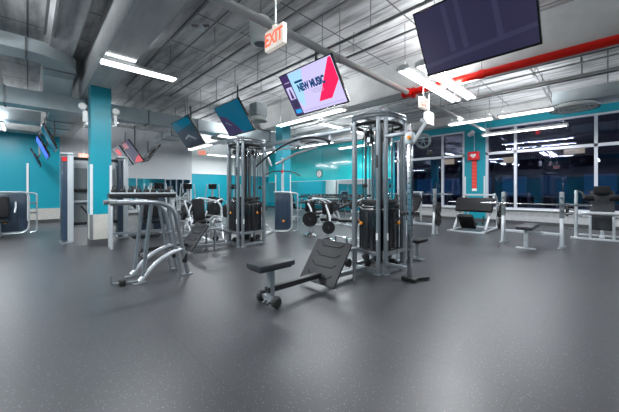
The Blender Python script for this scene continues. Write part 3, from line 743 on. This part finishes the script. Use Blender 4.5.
# adjustable pulley column
t = thing('adjustable_pulley_column', 'silver perforated pulley column in front of the near cable tower', 'pulley column', (3.66, 1.84, 0))
o = Vector((3.66, 1.84, 0))
MB().box((0, 0, 1.06), (.06, .06, 2.06), bev=.006).build('perforated_post', M['steel'], t)
e = MB()
for i in range(26): e.cyl((-.031, 0, .25+i*.07), (-.0325, 0, .25+i*.07), .008, 8).cyl((0, -.031, .25+i*.07), (0, -.0325, .25+i*.07), .008, 8)
e.build('adjustment_holes', M['black'], t, kind='stuff')
MB().box((0, 0, .03), (.12, .20, .05), bev=.01).bar((.02, -.02, .03), (.22, -.16, .03), .05, .04, .01).build('foot', M['iron'], t)
MB().bar((0, .03, 1.98), (0, .36, 1.98), .05, .05, .006).bar((0, .03, .16), (0, .36, .16), .05, .05, .006).build('tie_arm', M['silver'], t)
MB().box((0, 0, 1.90), (.10, .10, .16), bev=.012).build('carriage', M['silver_lt'], t)
MB().cyl((-.05, -.02, 1.90), (-.10, -.03, 1.90), .025, 14).build('carriage_knob', M['orange'], t)
MB().bar((.0, -.04, 1.84), (.09, -.17, 2.10), .05, .045, .012).bar((.09, -.17, 2.10), (.05, -.12, 2.14), .05, .045, .012).build('swing_arm', M['white_metal'], t)
e = Matrix.Rotation(-PI/3, 4, 'Z') @ Matrix.Rotation(PI/2, 4, 'X')
m = MB(); pc = V(.085, -.14, 1.86)
m.lathe([(.070, -.016), (.100, -.016), (.090, 0), (.100, .016), (.070, .016)], pc, e, 24, loop=True)
m.lathe([(0, -.018), (.022, -.018), (.022, .018), (0, .018)], pc, e, 14)
for k in range(3):
    a = k*PI/3; d = (e.to_3x3() @ V(math.cos(a), math.sin(a), 0))*.08; m.bar(pc-d, pc+d, .014, .014)
m.build('pulley', M['steel'], t)
MB().lathe([(0, -.04), (.03, -.03), (.035, 0), (.03, .03), (0, .04)], (.15, -.20, 1.70), 'Z', 12).build('cable_stop', M['rubber'], t)
MB().cyl((.15, -.20, 1.70), (.13, -.20, 1.86), .006, 6).build('cable', M['black'], t)
for s in (-1, 1): MB().lathe([(0, -.03), (.035, -.02), (.04, 0), (.035, .02), (0, .03)], (.065*s, -.065*s*.97, .90), 'Z', 14).build('rubber_bumper', M['rubber'], t)

# small seat at the right side of the tower
t = thing('station_seat', 'small black seat on a silver post right of the near cable tower', 'seat', (4.88, 2.32, 0))
MB().box((0, 0, .34), (.34, .24, .06), bev=.025).build('seat', M['pad'], t)
MB().bar((0, 0, .03), (0, 0, .31), .05, .05, .01).build('seat_post', M['silver'], t)
MB().bar((-.48, .1, .03), (.1, 0, .03), .06, .05, .01).box((0, 0, .012), (.16, .22, .024), bev=.006).build('floor_foot', M['silver'], t)

# ------------------------------------------------------------------ dip station
t = thing('dip_station', 'silver bent-tube dip station standing alone at the left', 'dip station', (1.05, 4.25, 0)); o = Vector((1.05, 4.25, 0))
for y, s in ((4.23, 0), (4.65, 0)):
    MB(o).tube([(.78, y, 1.05), (1.28, y, 1.05), (1.47, y, .95), (1.66, y, .02)], .030, 12, .16).build('top_rail', M['silver'], t)
    MB(o).tube([(1.18, y, 1.03), (1.08, y, .06)], .026, 12).build('front_leg', M['silver'], t)
    MB(o).tube([(1.04, y, .03), (1.10, y, .09), (1.24, y, .24), (1.42, y, .34), (1.60, y, .385)], .030, 12, .12).build('curved_brace', M['silver_lt'], t)
    MB(o).tube([(1.40, y, .97), (1.56, y, .02)], .020, 12).build('rear_leg', M['silver'], t)
    for x in (1.04, 1.64): MB(o).box((x, y, .008), (.15, .09, .016), bev=.004).build('foot_plate', M['silver'], t)
    MB(o).cyl((.72, y, 1.05), (.79, y, 1.05), .033, 12).build('hand_grip', M['galv_d'], t)
    MB(o).cyl((1.62, y, .30), (1.62, y, .18), .034, 10).build('rubber_bumper', M['rubber'], t)
for x, z in ((1.60, .36), (1.30, 1.04), (1.54, .58)):
    MB(o).tube([(x, 4.23, z), (x, 4.65, z)], .022, 10).build('cross_tube', M['silver'], t)
MB(o).tube([(.75, 4.33, .14), (.75, 4.33, .03), (1.02, 4.25, .03)], .014, 8, .03).build('bent_peg', M['galv_d'], t)
MB(o).box((.86, 4.30, .035), (.07, .09, .07), bev=.01).build('rubber_block', M['rubber'], t)

# ------------------------------------------------------------------ functional trainer behind the near column
t = thing('functional_trainer', 'twin-tower functional trainer with navy shrouds behind the near teal column', 'cable machine', (.55, 8.75, 0))
for sx in (0, 1.10):
    MB().box((.06+sx, .10, 1.02), (.12, .34, 1.94), bev=.03).build('tower_shroud', M['navy'], t)
    MB().box((.165+sx, -.05, 1.04), (.11, .10, 2.02), bev=.012).build('front_post', M['silver_lt'], t)
    MB().box((.10+sx, .08, 2.06), (.22, .40, .05), bev=.015).build('top_cap', M['silver_lt'], t)
    MB().box((.10+sx, .02, .015), (.24, .50, .03), bev=.008).build('foot', M['silver'], t)
MB().box((.055, -.085, 1.93), (.09, .01, .09)).build('instruction_plate', M['aed'], t)
for i, (z, m) in enumerate(((1.97, 'iron'), (1.88, 'silver_lt'), (1.22, 'iron'), (.95, 'silver_lt'), (.42, 'iron'), (.36, 'silver'))):
    MB().bar((.19, .05, z), (1.12, .05, z), .05, .05 if m != 'iron' else .07, .01).build('cross_bar', M[m], t)
MB().box((.65, .12, 1.5), (.90, .015, .62)).build('instruction_board', M['grey_wall'], t)
MB().box((.62, .11, 1.1), (.90, .015, 1.3)).build('back_panel', M['galv_d'], t)
MB().tube([(.35, -.1, .85), (.45, -.12, .70), (.62, -.12, .45)], .02, 8, .05).build('handle_arm', M['rubber'], t)

# ------------------------------------------------------------------ weight machines with shrouds
def shroud_machine(label, loc, rz, w=.9, h=1.16, seat=True, lat=False, knob=True):
    t = thing('weight_machine', label, 'weight machine', loc, rz)       # shroud faces local -Y
    MB().box((0, 0, h/2+.02), (w, .22, h-.12), bev=.03).build('stack_shroud', M['navy'], t)
    MB().tube([(-w/2-.02, -.13, h), (w/2-.04, -.13, h), (w/2+.04, -.13, h-.10), (w/2+.04, -.13, .16), (w/2-.08, -.13, .04), (-w/2-.02, -.13, .04)], .022, 10, .08).build('side_frame', M['silver_lt'], t)
    MB().box((0, 0, h-.01), (w+.04, .26, .05), bev=.015).build('top_cap', M['silver_lt'], t)
    for i in range(3): MB().box((-w*.3+i*w*.3, -.113, h*.5), (.012, .008, h*.6)).build('shroud_groove', M['black'], t)
    MB().tube([(w/2+.06, .02, .02), (w/2+.20, .02, .05), (w/2+.20, .02, h-.04), (w/2+.02, .02, h-.02)], .022, 10, .06).build('rear_frame', M['silver_lt'], t)
    for z in (.30, .58, .86): MB().bar((w/2+.04, 0, z), (w/2+.20, 0, z), .03, .04).build('frame_rung', M['silver'], t)
    if knob: MB().lathe([(0, 0), (.03, 0), (.03, .04), (0, .05)], (w*.05, -.15, .34), Matrix.Rotation(PI/2, 4, 'X'), 14).build('selector_knob', M['orange'], t)
    if seat:
        MB().box((-.05, -.55, .42), (.38, .36, .08), bev=.03).build('seat', M['pad'], t)
        MB().box((-.05, -.36, .78), (.36, .08, .56), (-.15, 0, 0), .03).build('backrest', M['pad'], t)
        MB().bar((-.05, -.5, .04), (-.05, -.5, .39), .07, .07, .01).bar((-.05, -.8, .04), (-.05, -.02, .04), .08, .06, .01).build('seat_frame', M['silver'], t)
        MB().tube([(-.35, -.3, .9), (-.36, -.62, .78), (-.34, -.72, .64)], .02, 8, .08).build('press_arm', M['silver_lt'], t)
        MB().tube([(.25, -.3, .9), (.26, -.62, .78), (.24, -.72, .64)], .02, 8, .08).build('press_arm', M['silver_lt'], t)
    if lat:
        MB().tube([(.0, .10, h), (.0, .10, 2.05), (0, -.45, 2.10)], .028, 10, .12).build('overhead_arm', M['silver_lt'], t)
        MB().cyl((0, -.45, 2.08), (0, -.45, 1.78), .005, 6).build('cable', M['black'], t)
        MB().cyl((0, -.45, 1.78), (0, -.45, 1.70), .03, 10).build('cable_stop', M['aed'], t)
        MB().tube([(-.50, -.45, 1.62), (-.30, -.45, 1.73), (0, -.45, 1.76), (.30, -.45, 1.73), (.50, -.45, 1.62)], .015, 8, .15).build('lat_bar', M['rubber'], t)
    return t
shroud_machine('navy-sided weight machine in front of the left teal wall', (-.48, 11.45, 0), 0, .94, 1.17)
lp = shroud_machine('lat pulldown machine with navy shroud right of the far cable tower', (5.35, 6.62, 0), -.72, .46, 1.17, seat=False, lat=True)
shroud_machine('blue-shrouded weight machine behind the dip station', (2.45, 8.78, 0), -.15, .62, 1.10, knob=False)
shroud_machine('weight machine with blue shroud behind the second low row bench', (3.3, 10.6, 0), -.4, .5, 1.1, knob=False)

# ------------------------------------------------------------------ benches with uprights
def plate(par, c, r, ax='Y', th=.045, nm='weight_plate'):
    p = MB().lathe([(0, -th/2), (r*.25, -th/2), (r*.3, -th*.3), (r*.8, -th*.3), (r*.85, -th/2), (r, -th*.45), (r, th*.45), (r*.85, th/2), (r*.8, th*.3), (r*.3, th*.3), (r*.25, th/2), (0, th/2)], c, ax, 24).build(nm, M['iron'], par)
    return p
def barbell(label, loc, L=2.0):
    t = thing('barbell', label, 'barbell', loc)
    MB().cyl((0, -L/2+.32, 0), (0, L/2-.32, 0), .014, 10).build('bar', M['chrome'], t)
    for s in (-1, 1):
        MB().cyl((0, s*(L/2-.32), 0), (0, s*L/2, 0), .024, 12).cyl((0, s*(L/2-.33), 0), (0, s*(L/2-.30), 0), .036, 12).build('sleeve', M['steel'], t)
    return t
def olympic_bench(label, loc, incline=0., uph=1.18):
    t = thing('press_bench', label, 'bench', loc)        # uprights at x=0, bench extends to -x, width along y
    for s in (-1, 1):
        y = s*.52
        u = MB(); u.bar((.02, y, .62), (.04, y, uph), .085, .075, .01); u.build('upright_sleeve', M['galv_d'], t)
        MB().bar((-.06, y, .03), (.02, y, .66), .075, .06, .01).bar((.20, y, .02), (.04, y, .60), .06, .05, .01).build('upright_leg', M['silver_lt'], t)
        MB().box((.06, y, .012), (.38, .12, .024), bev=.006).build('foot_plate', M['silver'], t)
        for z in (.80, .93, 1.06): MB().box((-.035, y, z), (.06, .05, .02)).build('bar_hook', M['steel'], t)
        for z in (.42, .72): MB().cyl((.08, y, z), (.08, y+s*.16, z), .02, 10).build('plate_peg', M['steel'], t)
    MB().bar((.03, -.52, .28), (.03, .52, .28), .05, .06, .01).build('cross_member', M['silver_lt'], t)
    MB().bar((-.60, 0, .36), (.0, 0, .29), .06, .07, .01).bar((-.56, 0, .03), (-.54, 0, .36), .07, .07, .01).box((-.56, 0, .012), (.10, .34, .024), bev=.006).build('bench_frame', M['silver_lt'], t)
    if incline:
        MB().box((-.58, 0, .45), (.30, .28, .07), bev=.02).build('seat', M['pad'], t)
        MB().box((-.24, 0, .72), (.78, .34, .09), (0, -incline, 0), .025).build('back_pad', M['pad'], t)
        MB().bar((-.28, 0, .32), (-.14, 0, .74), .05, .05).build('pad_strut', M['silver'], t)
    else:
        MB().box((-.30, 0, .44), (1.0, .28, .07), bev=.022).build('bench_pad', M['pad_grey'], t)
    return t
olympic_bench('flat bench press with silver uprights in front of the tall windows', (8.0, 1.19, 0))
barbell('barbell racked on the flat bench press by the windows', (7.94, 1.19, .915), 1.95)
olympic_bench('incline press bench behind the near cable tower', (7.95, 3.82, 0), .75, 1.26)
barbell('barbell racked on the incline press bench', (7.89, 3.82, 1.115), 2.05)
def loose_plate(label, loc, r, ax='Y', group=None):
    t = plate(None, (0, 0, 0), r, ax); t.location = loc
    return tag(t, label, 'weight plate', group)
loose_plate('large black plate stored on the left leg of the flat bench press', (8.08, 1.80, .72), .16)
loose_plate('small black plate stored low on the left leg of the flat bench press', (8.08, 1.80, .42), .13)
loose_plate('black plate stored high on the right leg of the incline press bench', (8.03, 3.22, .72), .17)
loose_plate('black plate stored low on the right leg of the incline press bench', (8.03, 3.22, .42), .17)

# leg press
t = thing('leg_press', 'leg press with a broad black platform before the teal pier', 'leg press', (9.85, 2.85, 0))
for y in (-.42, .42):
    MB().tube([(-.85, y, .04), (.75, y, .04), (.72, y, .95), (.45, y, 1.10)], .03, 10, .10).build('side_frame', M['silver_lt'], t)
    MB().bar((-.50, y, .08), (.40, y, 1.02), .06, .05, .01).build('slide_rail', M['silver_lt'], t)
for x in (-.85, .75): MB().bar((x, -.5, .03), (x, .5, .03), .07, .05, .01).build('floor_bar', M['silver_lt'], t)
MB().box((-.05, 0, .78), (.12, 1.02, .46), (0, .55, 0), .03).build('foot_platform', M['pad'], t)
MB().bar((.44, -.44, 1.08), (.44, .44, 1.08), .05, .05).build('head_bar', M['silver_lt'], t)
MB().box((-.52, .06, .30), (.12, .40, .52), (0, -.75, 0), .03).build('back_pad', M['pad'], t)
MB().box((-.30, .06, .22), (.30, .38, .08), (0, .1, 0), .03).build('seat', M['pad'], t)
for s in (-1, 1):
    MB().cyl((-.12, s*.5, .86), (-.12, s*.72, .86), .022, 10).build('plate_peg', M['steel'], t)
    MB().tube([(-.45, s*.33, .22), (-.45, s*.36, .48)], .016, 8).build('grab_handle', M['rubber'], t)

# second sled machine behind the incline bench
t = thing('hack_squat', 'sloping black-padded machine with silver diagonals seen past the near cable tower', 'squat machine', (10.3, 5.3, 0), .2)
for y in (-.38, .38):
    MB().bar((-.75, y, .06), (.55, y, 1.12), .06, .06, .01).build('slide_rail', M['silver_lt'], t)
    MB().bar((.55, y, .04), (.55, y, 1.14), .06, .06, .01).build('rear_post', M['silver_lt'], t)
MB().bar((-.8, 0, .03), (.6, 0, .03), .3, .05, .01).build('floor_frame', M['silver_lt'], t)
MB().box((0, 0, .85), (.11, 1.0, .42), (0, .6, 0), .03).build('back_pad', M['pad'], t)
MB().bar((.55, -.45, 1.16), (.55, .45, 1.16), .05, .05).build('head_bar', M['silver_lt'], t)

# seated plate-loaded machine at the right edge
t = thing('plate_loaded_press', 'plate-loaded machine with tall charcoal back pad at the right edge', 'press machine', (10.0, .10, 0))
for s in (-1, 1):
    y = s*.46
    MB().tube([(-.10, y, .03), (-.02, y, 1.22)], .035, 12).build('upright_post', M['silver_lt'], t)
    MB().tube([(.0, y, 1.20), (-.10, s*.34, 1.16), (-.20, s*.30, 1.02)], .022, 8, .06).build('handle', M['rubber'], t)
    MB().bar((-.13, s*.20, .03), (-.13, s*.20, .60), .05, .05, .01).build('front_leg', M['silver_lt'], t)
    MB().lathe([(0, -.09), (.07, -.09), (.08, 0), (.07, .09), (0, .09)], (-.02, s*.22, 1.03), 'Y', 14).build('shoulder_pad', M['pad'], t)
    MB().cyl((0, s*.48, .72), (0, s*.70, .72), .022, 10).build('plate_peg', M['steel'], t)
MB().tube([(-.10, -.40, .62), (-.16, -.30, .66), (-.17, .30, .66), (-.10, .40, .62)], .040, 12, .10).build('front_bar', M['silver_lt'], t)
MB().tube([(-.05, -.42, .55), (.30, -.42, .55), (.30, .42, .55), (-.05, .42, .55)], .03, 10, .1).build('frame_hoop', M['silver_lt'], t)
MB().box((.22, 0, .72), (.09, .44, 1.00), (0, .22, 0), .03).build('back_pad', M['pad_grey'], t)
MB().box((.20, 0, 1.22), (.10, .30, .20), (0, .1, 0), .03).build('head_pad', M['pad'], t)
MB().bar((-.16, -.56, .03), (-.16, .56, .03), .08, .05, .01).build('front_floor_bar', M['silver_lt'], t)
MB().bar((.7, -.45, .03), (.7, .45, .03), .08, .05, .01).bar((-.16, 0, .03), (.7, 0, .03), .10, .05, .01).build('floor_frame', M['silver_lt'], t)
MB().bar((.7, 0, .05), (.36, 0, 1.1), .07, .07, .01).build('rear_mast', M['silver_lt'], t)
loose_plate('black plate on the left peg of the plate-loaded machine at the right edge', (10.0, .73, .72), .17)
loose_plate('black plate on the right peg of the plate-loaded machine at the right edge', (10.0, -.53, .72), .17)

# ------------------------------------------------------------------ machines in the middle distance
def pedestal_machine(label, loc, rz, zc, r):
    t = thing('plate_arm_machine', label, 'plate machine', loc, rz)      # faces local -Y
    MB().lathe([(0, 0), (.19, 0), (.19, .015), (.12, .05), (.05, .08), (.045, zc-.12), (0, zc-.12)], seg=20).build('pedestal', M['chrome'], t)
    MB().bar((0, .06, .20), (0, .14, .86), .07, .09, .01).build('mast', M['black'], t)
    MB().tube([(.02, -.02, zc), (.05, .02, zc+.22), (-.06, .10, .86)], .026, 10, .1).build('swing_arm', M['white_metal'], t)
    MB().cyl((0, -.12, zc), (0, .12, zc), .022, 10).build('plate_peg', M['steel'], t)
    for s in (-1, 1):
        MB().tube([(0, .14, .88), (s*.20, .04, .93), (s*.24, -.08, .88)], .016, 8, .05).build('handle', M['rubber'], t)
    MB().box((.05, .62, .46), (.46, .32, .08), bev=.03).build('seat', M['pad'], t)
    MB().box((0, .28, .76), (.28, .10, .30), bev=.03).build('chest_pad', M['pad'], t)
    MB().bar((0, .05, .06), (0, .7, .06), .08, .06, .01).bar((0, .62, .06), (0, .62, .43), .06, .06, .01).build('seat_frame', M['silver_lt'], t)
    return t
for nm, x, y, zc, r in (('farther', 5.52, 5.66, .44, .205), ('nearer', 5.22, 4.72, .33, .155)):
    pedestal_machine('plate machine on a chrome pedestal, the %s of the two before the dumbbell rack' % nm, (x, y, 0), -.78, zc, r)
    ax = Matrix.Rotation(-.78, 4, 'Z') @ Matrix.Rotation(PI/2, 4, 'X')
    for off, lab in ((-.09, 'front black plate on the %s pedestal machine'), (.10, 'rear black plate on the %s pedestal machine')):
        c = V(x, y, zc) + Matrix.Rotation(-.78, 3, 'Z') @ V(0, off, 0)
        e = plate(None, (0, 0, 0), r if off < 0 else r*.9, ax); e.location = c; tag(e, lab % nm, 'weight plate')

def adj_bench(label, loc, rz, back=.9):
    t = thing('adjustable_bench', label, 'bench', loc, rz)
    MB().bar((-.55, 0, .05), (.55, 0, .05), .06, .06, .01).bar((-.55, -.25, .04), (-.55, .25, .04), .05, .05).bar((.55, -.18, .04), (.55, .18, .04), .05, .05).build('base_frame', M['silver_lt'], t)
    MB().bar((-.1, 0, .06), (.0, 0, .42), .06, .06, .01).build('post', M['silver_lt'], t)
    MB().box((.25, 0, .46), (.34, .28, .07), bev=.025).build('seat', M['pad'], t)
    L = .8; MB().box((.04-L/2*math.cos(back), 0, .48+L/2*math.sin(back)), (L, .28, .07), (0, back, 0), .025).build('backrest', M['pad'], t)
    MB().bar((-.40, 0, .08), (-.22, 0, .70), .04, .04).build('rear_strut', M['silver'], t)
    return t
adj_bench('adjustable bench in front of the dumbbell rack, left one', (8.3, 9.6, 0), .6)
adj_bench('adjustable bench in front of the dumbbell rack, right one', (8.6, 7.3, 0), 2.3, .4)
adj_bench('flat silver-legged bench just left of the near cable tower base', (5.85, 3.95, 0), -.75, .03)

def cross_trainer(label, loc, rz):
    t = thing('cross_trainer', label, 'cardio machine', loc, rz, 'cardio machines before the back wall')
    MB().box((0, 0, .07), (1.7, .18, .10), bev=.03).box((-.75, 0, .04), (.10, .6, .06), bev=.02).box((.8, 0, .04), (.10, .6, .06), bev=.02).build('base_frame', M['silver_lt'], t)
    MB().lathe([(0, -.12), (.28, -.12), (.34, -.06), (.34, .06), (.28, .12), (0, .12)], (.52, 0, .40), 'Y', 24).build('flywheel_cover', M['black'], t)
    MB().bar((.45, 0, .5), (.30, 0, 1.30), .08, .08, .02).build('mast', M['silver_lt'], t)
    MB().box((.24, 0, 1.40), (.06, .34, .24), (0, -.3, 0), .02).build('console', M['black'], t)
    for s in (-1, 1):
        MB().tube([(.45, s*.28, .40), (.40, s*.30, .9), (.15, s*.27, 1.25), (.10, s*.24, 1.5)], .022, 8, .15).build('swing_arm', M['white_metal'], t)
        MB().tube([(.45, s*.20, .42), (0, s*.22, .22), (-.55, s*.20, .30)], .028, 8, .2).build('pedal_arm', M['white_metal'], t)
        MB().box((-.1, s*.22, .28), (.40, .16, .05), bev=.02).build('pedal', M['black'], t)
    return t
ct = cross_trainer('cross trainer before the back wall, leftmost of the row', (3.6, 12.0, 0), 1.2)
for i, (x, y) in enumerate(((4.7, 12.0), (5.8, 12.0), (6.9, 12.0))):
    dup(ct, (x, y, 0), 1.2, ['cross trainer before the back wall, second from the left', 'cross trainer before the back wall, third from the left', 'cross trainer before the back wall, rightmost of the row'][i])

def lever_machine(label, loc, rz):
    t = thing('lever_machine', label, 'plate machine', loc, rz, 'plate-loaded machines in the middle distance')
    MB().bar((-.7, 0, .03), (.6, 0, .03), .08, .06, .01).bar((-.7, -.35, .03), (-.7, .35, .03), .06, .06, .01).bar((.6, -.35, .03), (.6, .35, .03), .06, .06, .01).build('base_frame', M['silver_lt'], t)
    MB().box((.05, 0, .42), (.40, .32, .08), bev=.03).build('seat', M['pad'], t)
    MB().box((.36, 0, .72), (.09, .30, .56), (0, .3, 0), .03).build('backrest', M['pad'], t)
    MB().bar((.05, 0, .05), (.05, 0, .38), .06, .06, .01).bar((.6, 0, .04), (.44, 0, .90), .06, .06, .01).build('post', M['silver_lt'], t)
    for s_ in (-1, 1):
        MB().tube([(.50, s_*.16, .88), (.15, s_*.40, .98), (-.30, s_*.42, .78), (-.45, s_*.34, .45)], .024, 8, .2).build('lever_arm', M['silver_lt'], t)
        MB().tube([(.6, s_*.3, .04), (.3, s_*.40, .35), (-.2, s_*.42, .50), (-.66, s_*.32, .06)], .022, 8, .2).build('frame_hoop', M['silver_lt'], t)
        MB().cyl((-.30, s_*.42, .70), (-.30, s_*.58, .70), .02, 8).build('plate_peg', M['steel'], t)
        MB().lathe([(0, -.03), (.17, -.03), (.17, .03), (0, .03)], (-.30, s_*.50, .70), 'Y', 20).build('mounted_plate', M['iron'], t)
        MB().cyl((-.45, s_*.34, .45), (-.45, s_*.18, .45), .018, 8).build('hand_grip', M['rubber'], t)
    return t
lm = lever_machine('lever machine with white curved arms, nearest of those behind the second low row bench', (3.15, 7.12, 0), 1.4)
for (x, y, rz, lab) in ((3.95, 8.5, .3, 'lever machine with white curved arms, just left of the far cable tower'), (4.45, 7.2, 2.2, 'lever machine with white curved arms, hidden behind the far cable tower'), (4.6, 9.9, .8, 'lever machine with white curved arms, farthest one left of the far cable tower'), (7.4, 7.0, 2.6, 'lever machine with white curved arms before the mirrors, left of the near cable tower'), (8.4, 5.75, -.4, 'lever machine with white curved arms seen through the near cable tower')):
    dup(lm, (x, y, 0), rz, lab)

# plate storage shelves, far left of tower
def storage(label, loc, rz, L, tiers, h):
    t = thing('dumbbell_rack', label, 'dumbbell rack', loc, rz)      # long axis local X, faces -Y
    for s in (-1, 1):
        MB().bar((s*(L/2-.05), .05, .0), (s*(L/2-.05), .15, h), .06, .08, .01).box((s*(L/2-.05), 0, .02), (.08, .55, .04), bev=.01).build('end_frame', M['silver_lt'], t)
    for k in range(tiers):
        z = h - .04 - k*.36; y = -.02 - k*.10
        MB().box((0, y, z), (L, .30, .03), (.15, 0, 0)).box((0, y-.14, z-.01), (L, .02, .05)).build('shelf_tray', M['black'], t)
        MB().box((0, y+.14, z+.02), (L, .02, .04)).build('tray_back', M['silver_lt'], t)
    return t
def make_dumbbell(label, group, r=.065, L=.26, chrome=True):
    t = thing('dumbbell', label, 'dumbbell', (0, 0, 0), 0, group)    # axis along Y
    MB().cyl((0, -.07, 0), (0, .07, 0), .016, 10).build('handle', M['chrome'], t)
    for s in (-1, 1):
        MB().lathe([(0, -.04), (r*.9, -.04), (r, -.03), (r, .03), (r*.9, .04), (0, .04)], (0, s*(L/2-.03), 0), 'Y', 14).build('weight_head', M['rubber'], t)
        MB().lathe([(0, -.003), (r*.72, -.003), (r*.72, .003), (0, .003)], (0, s*(L/2+.012), 0), 'Y', 12).build('end_cap', M['chrome'], t)
    return t
# rack along the teal wall: long axis world Y, facing -X
storage('long two-tier dumbbell rack in front of the mirrors on the teal wall', (12.35, 10.9, 0), -PI/2, 5.4, 2, .88)
proto = None; order = ['first', 'second', 'third', 'fourth', 'fifth', 'sixth', 'seventh', 'eighth', 'ninth', 'tenth', 'eleventh', 'twelfth', 'thirteenth', 'fourteenth', 'fifteenth', 'sixteenth', 'seventeenth', 'eighteenth']
for k, tz in enumerate((.91, .575)):
    for i in range(18):
        y = 8.45 + i*.285
        lab = 'black dumbbell on the %s tray of the long rack, %s from the right' % (('upper', 'lower')[k], order[i])
        loc = (12.33 - k*.10, y, tz+.04)
        if proto is None:
            proto = make_dumbbell(lab, 'dumbbells on the rack by the teal wall'); proto.location = loc; proto.rotation_euler = (0, 0, PI/2)
        else: dup(proto, loc, PI/2, lab)
# storage unit behind the dip station with kettlebells
t = thing('storage_shelf', 'long black-topped shelf unit behind the dip station', 'shelf', (1.84, 7.2, 0), -.05)
MB().box((0, 0, 1.10), (1.28, .40, .10), bev=.02).build('top_tray', M['black'], t)
MB().box((0, -.19, 1.155), (1.28, .03, .03)).build('tray_lip', M['silver_lt'], t)
for sx in (-1, 1):
    MB().bar((sx*.60, -.12, 0), (sx*.60, -.12, 1.06), .05, .05, .01).bar((sx*.60, .14, 0), (sx*.60, .14, 1.06), .05, .05, .01).build('leg', M['silver_lt'], t)
MB().bar((-.60, 0, .30), (.60, 0, .30), .05, .05).build('stretcher', M['silver'], t)
kp = None
for i in range(8):
    x = -.53+i*.15; loc = Vector((1.84, 7.2, 0)) + Matrix.Rotation(-.05, 4, 'Z') @ V(x, .03, 1.15)
    lab = 'black kettlebell on the storage shelf, %s from the left' % order[i]
    if kp is None:
        kp = thing('kettlebell', lab, 'kettlebell', loc, 0, 'kettlebells on the storage shelf')
        MB().lathe([(0, 0), (.035, 0), (.055, .02), (.062, .05), (.05, .085), (.025, .10), (0, .10)], seg=16).build('bell', M['rubber'], kp)
        MB().tube([(-.03, 0, .085), (-.042, 0, .13), (-.02, 0, .155), (.02, 0, .155), (.042, 0, .13), (.03, 0, .085)], .009, 8, .02).build('handle', M['iron'], kp)
    else: dup(kp, loc, .2*i, lab)

# ------------------------------------------------------------------ world and view
w = bpy.data.worlds.new('night'); S.world = w; w.use_nodes = True
bg = w.node_tree.nodes['Background']; bg.inputs['Color'].default_value = (.026, .026, .075, 1); bg.inputs['Strength'].default_value = 1.
S.view_settings.view_transform = 'Standard'; S.view_settings.look = 'None'; S.view_settings.gamma = 1
S.view_settings.use_curve_mapping = False
S.view_settings.exposure = .0
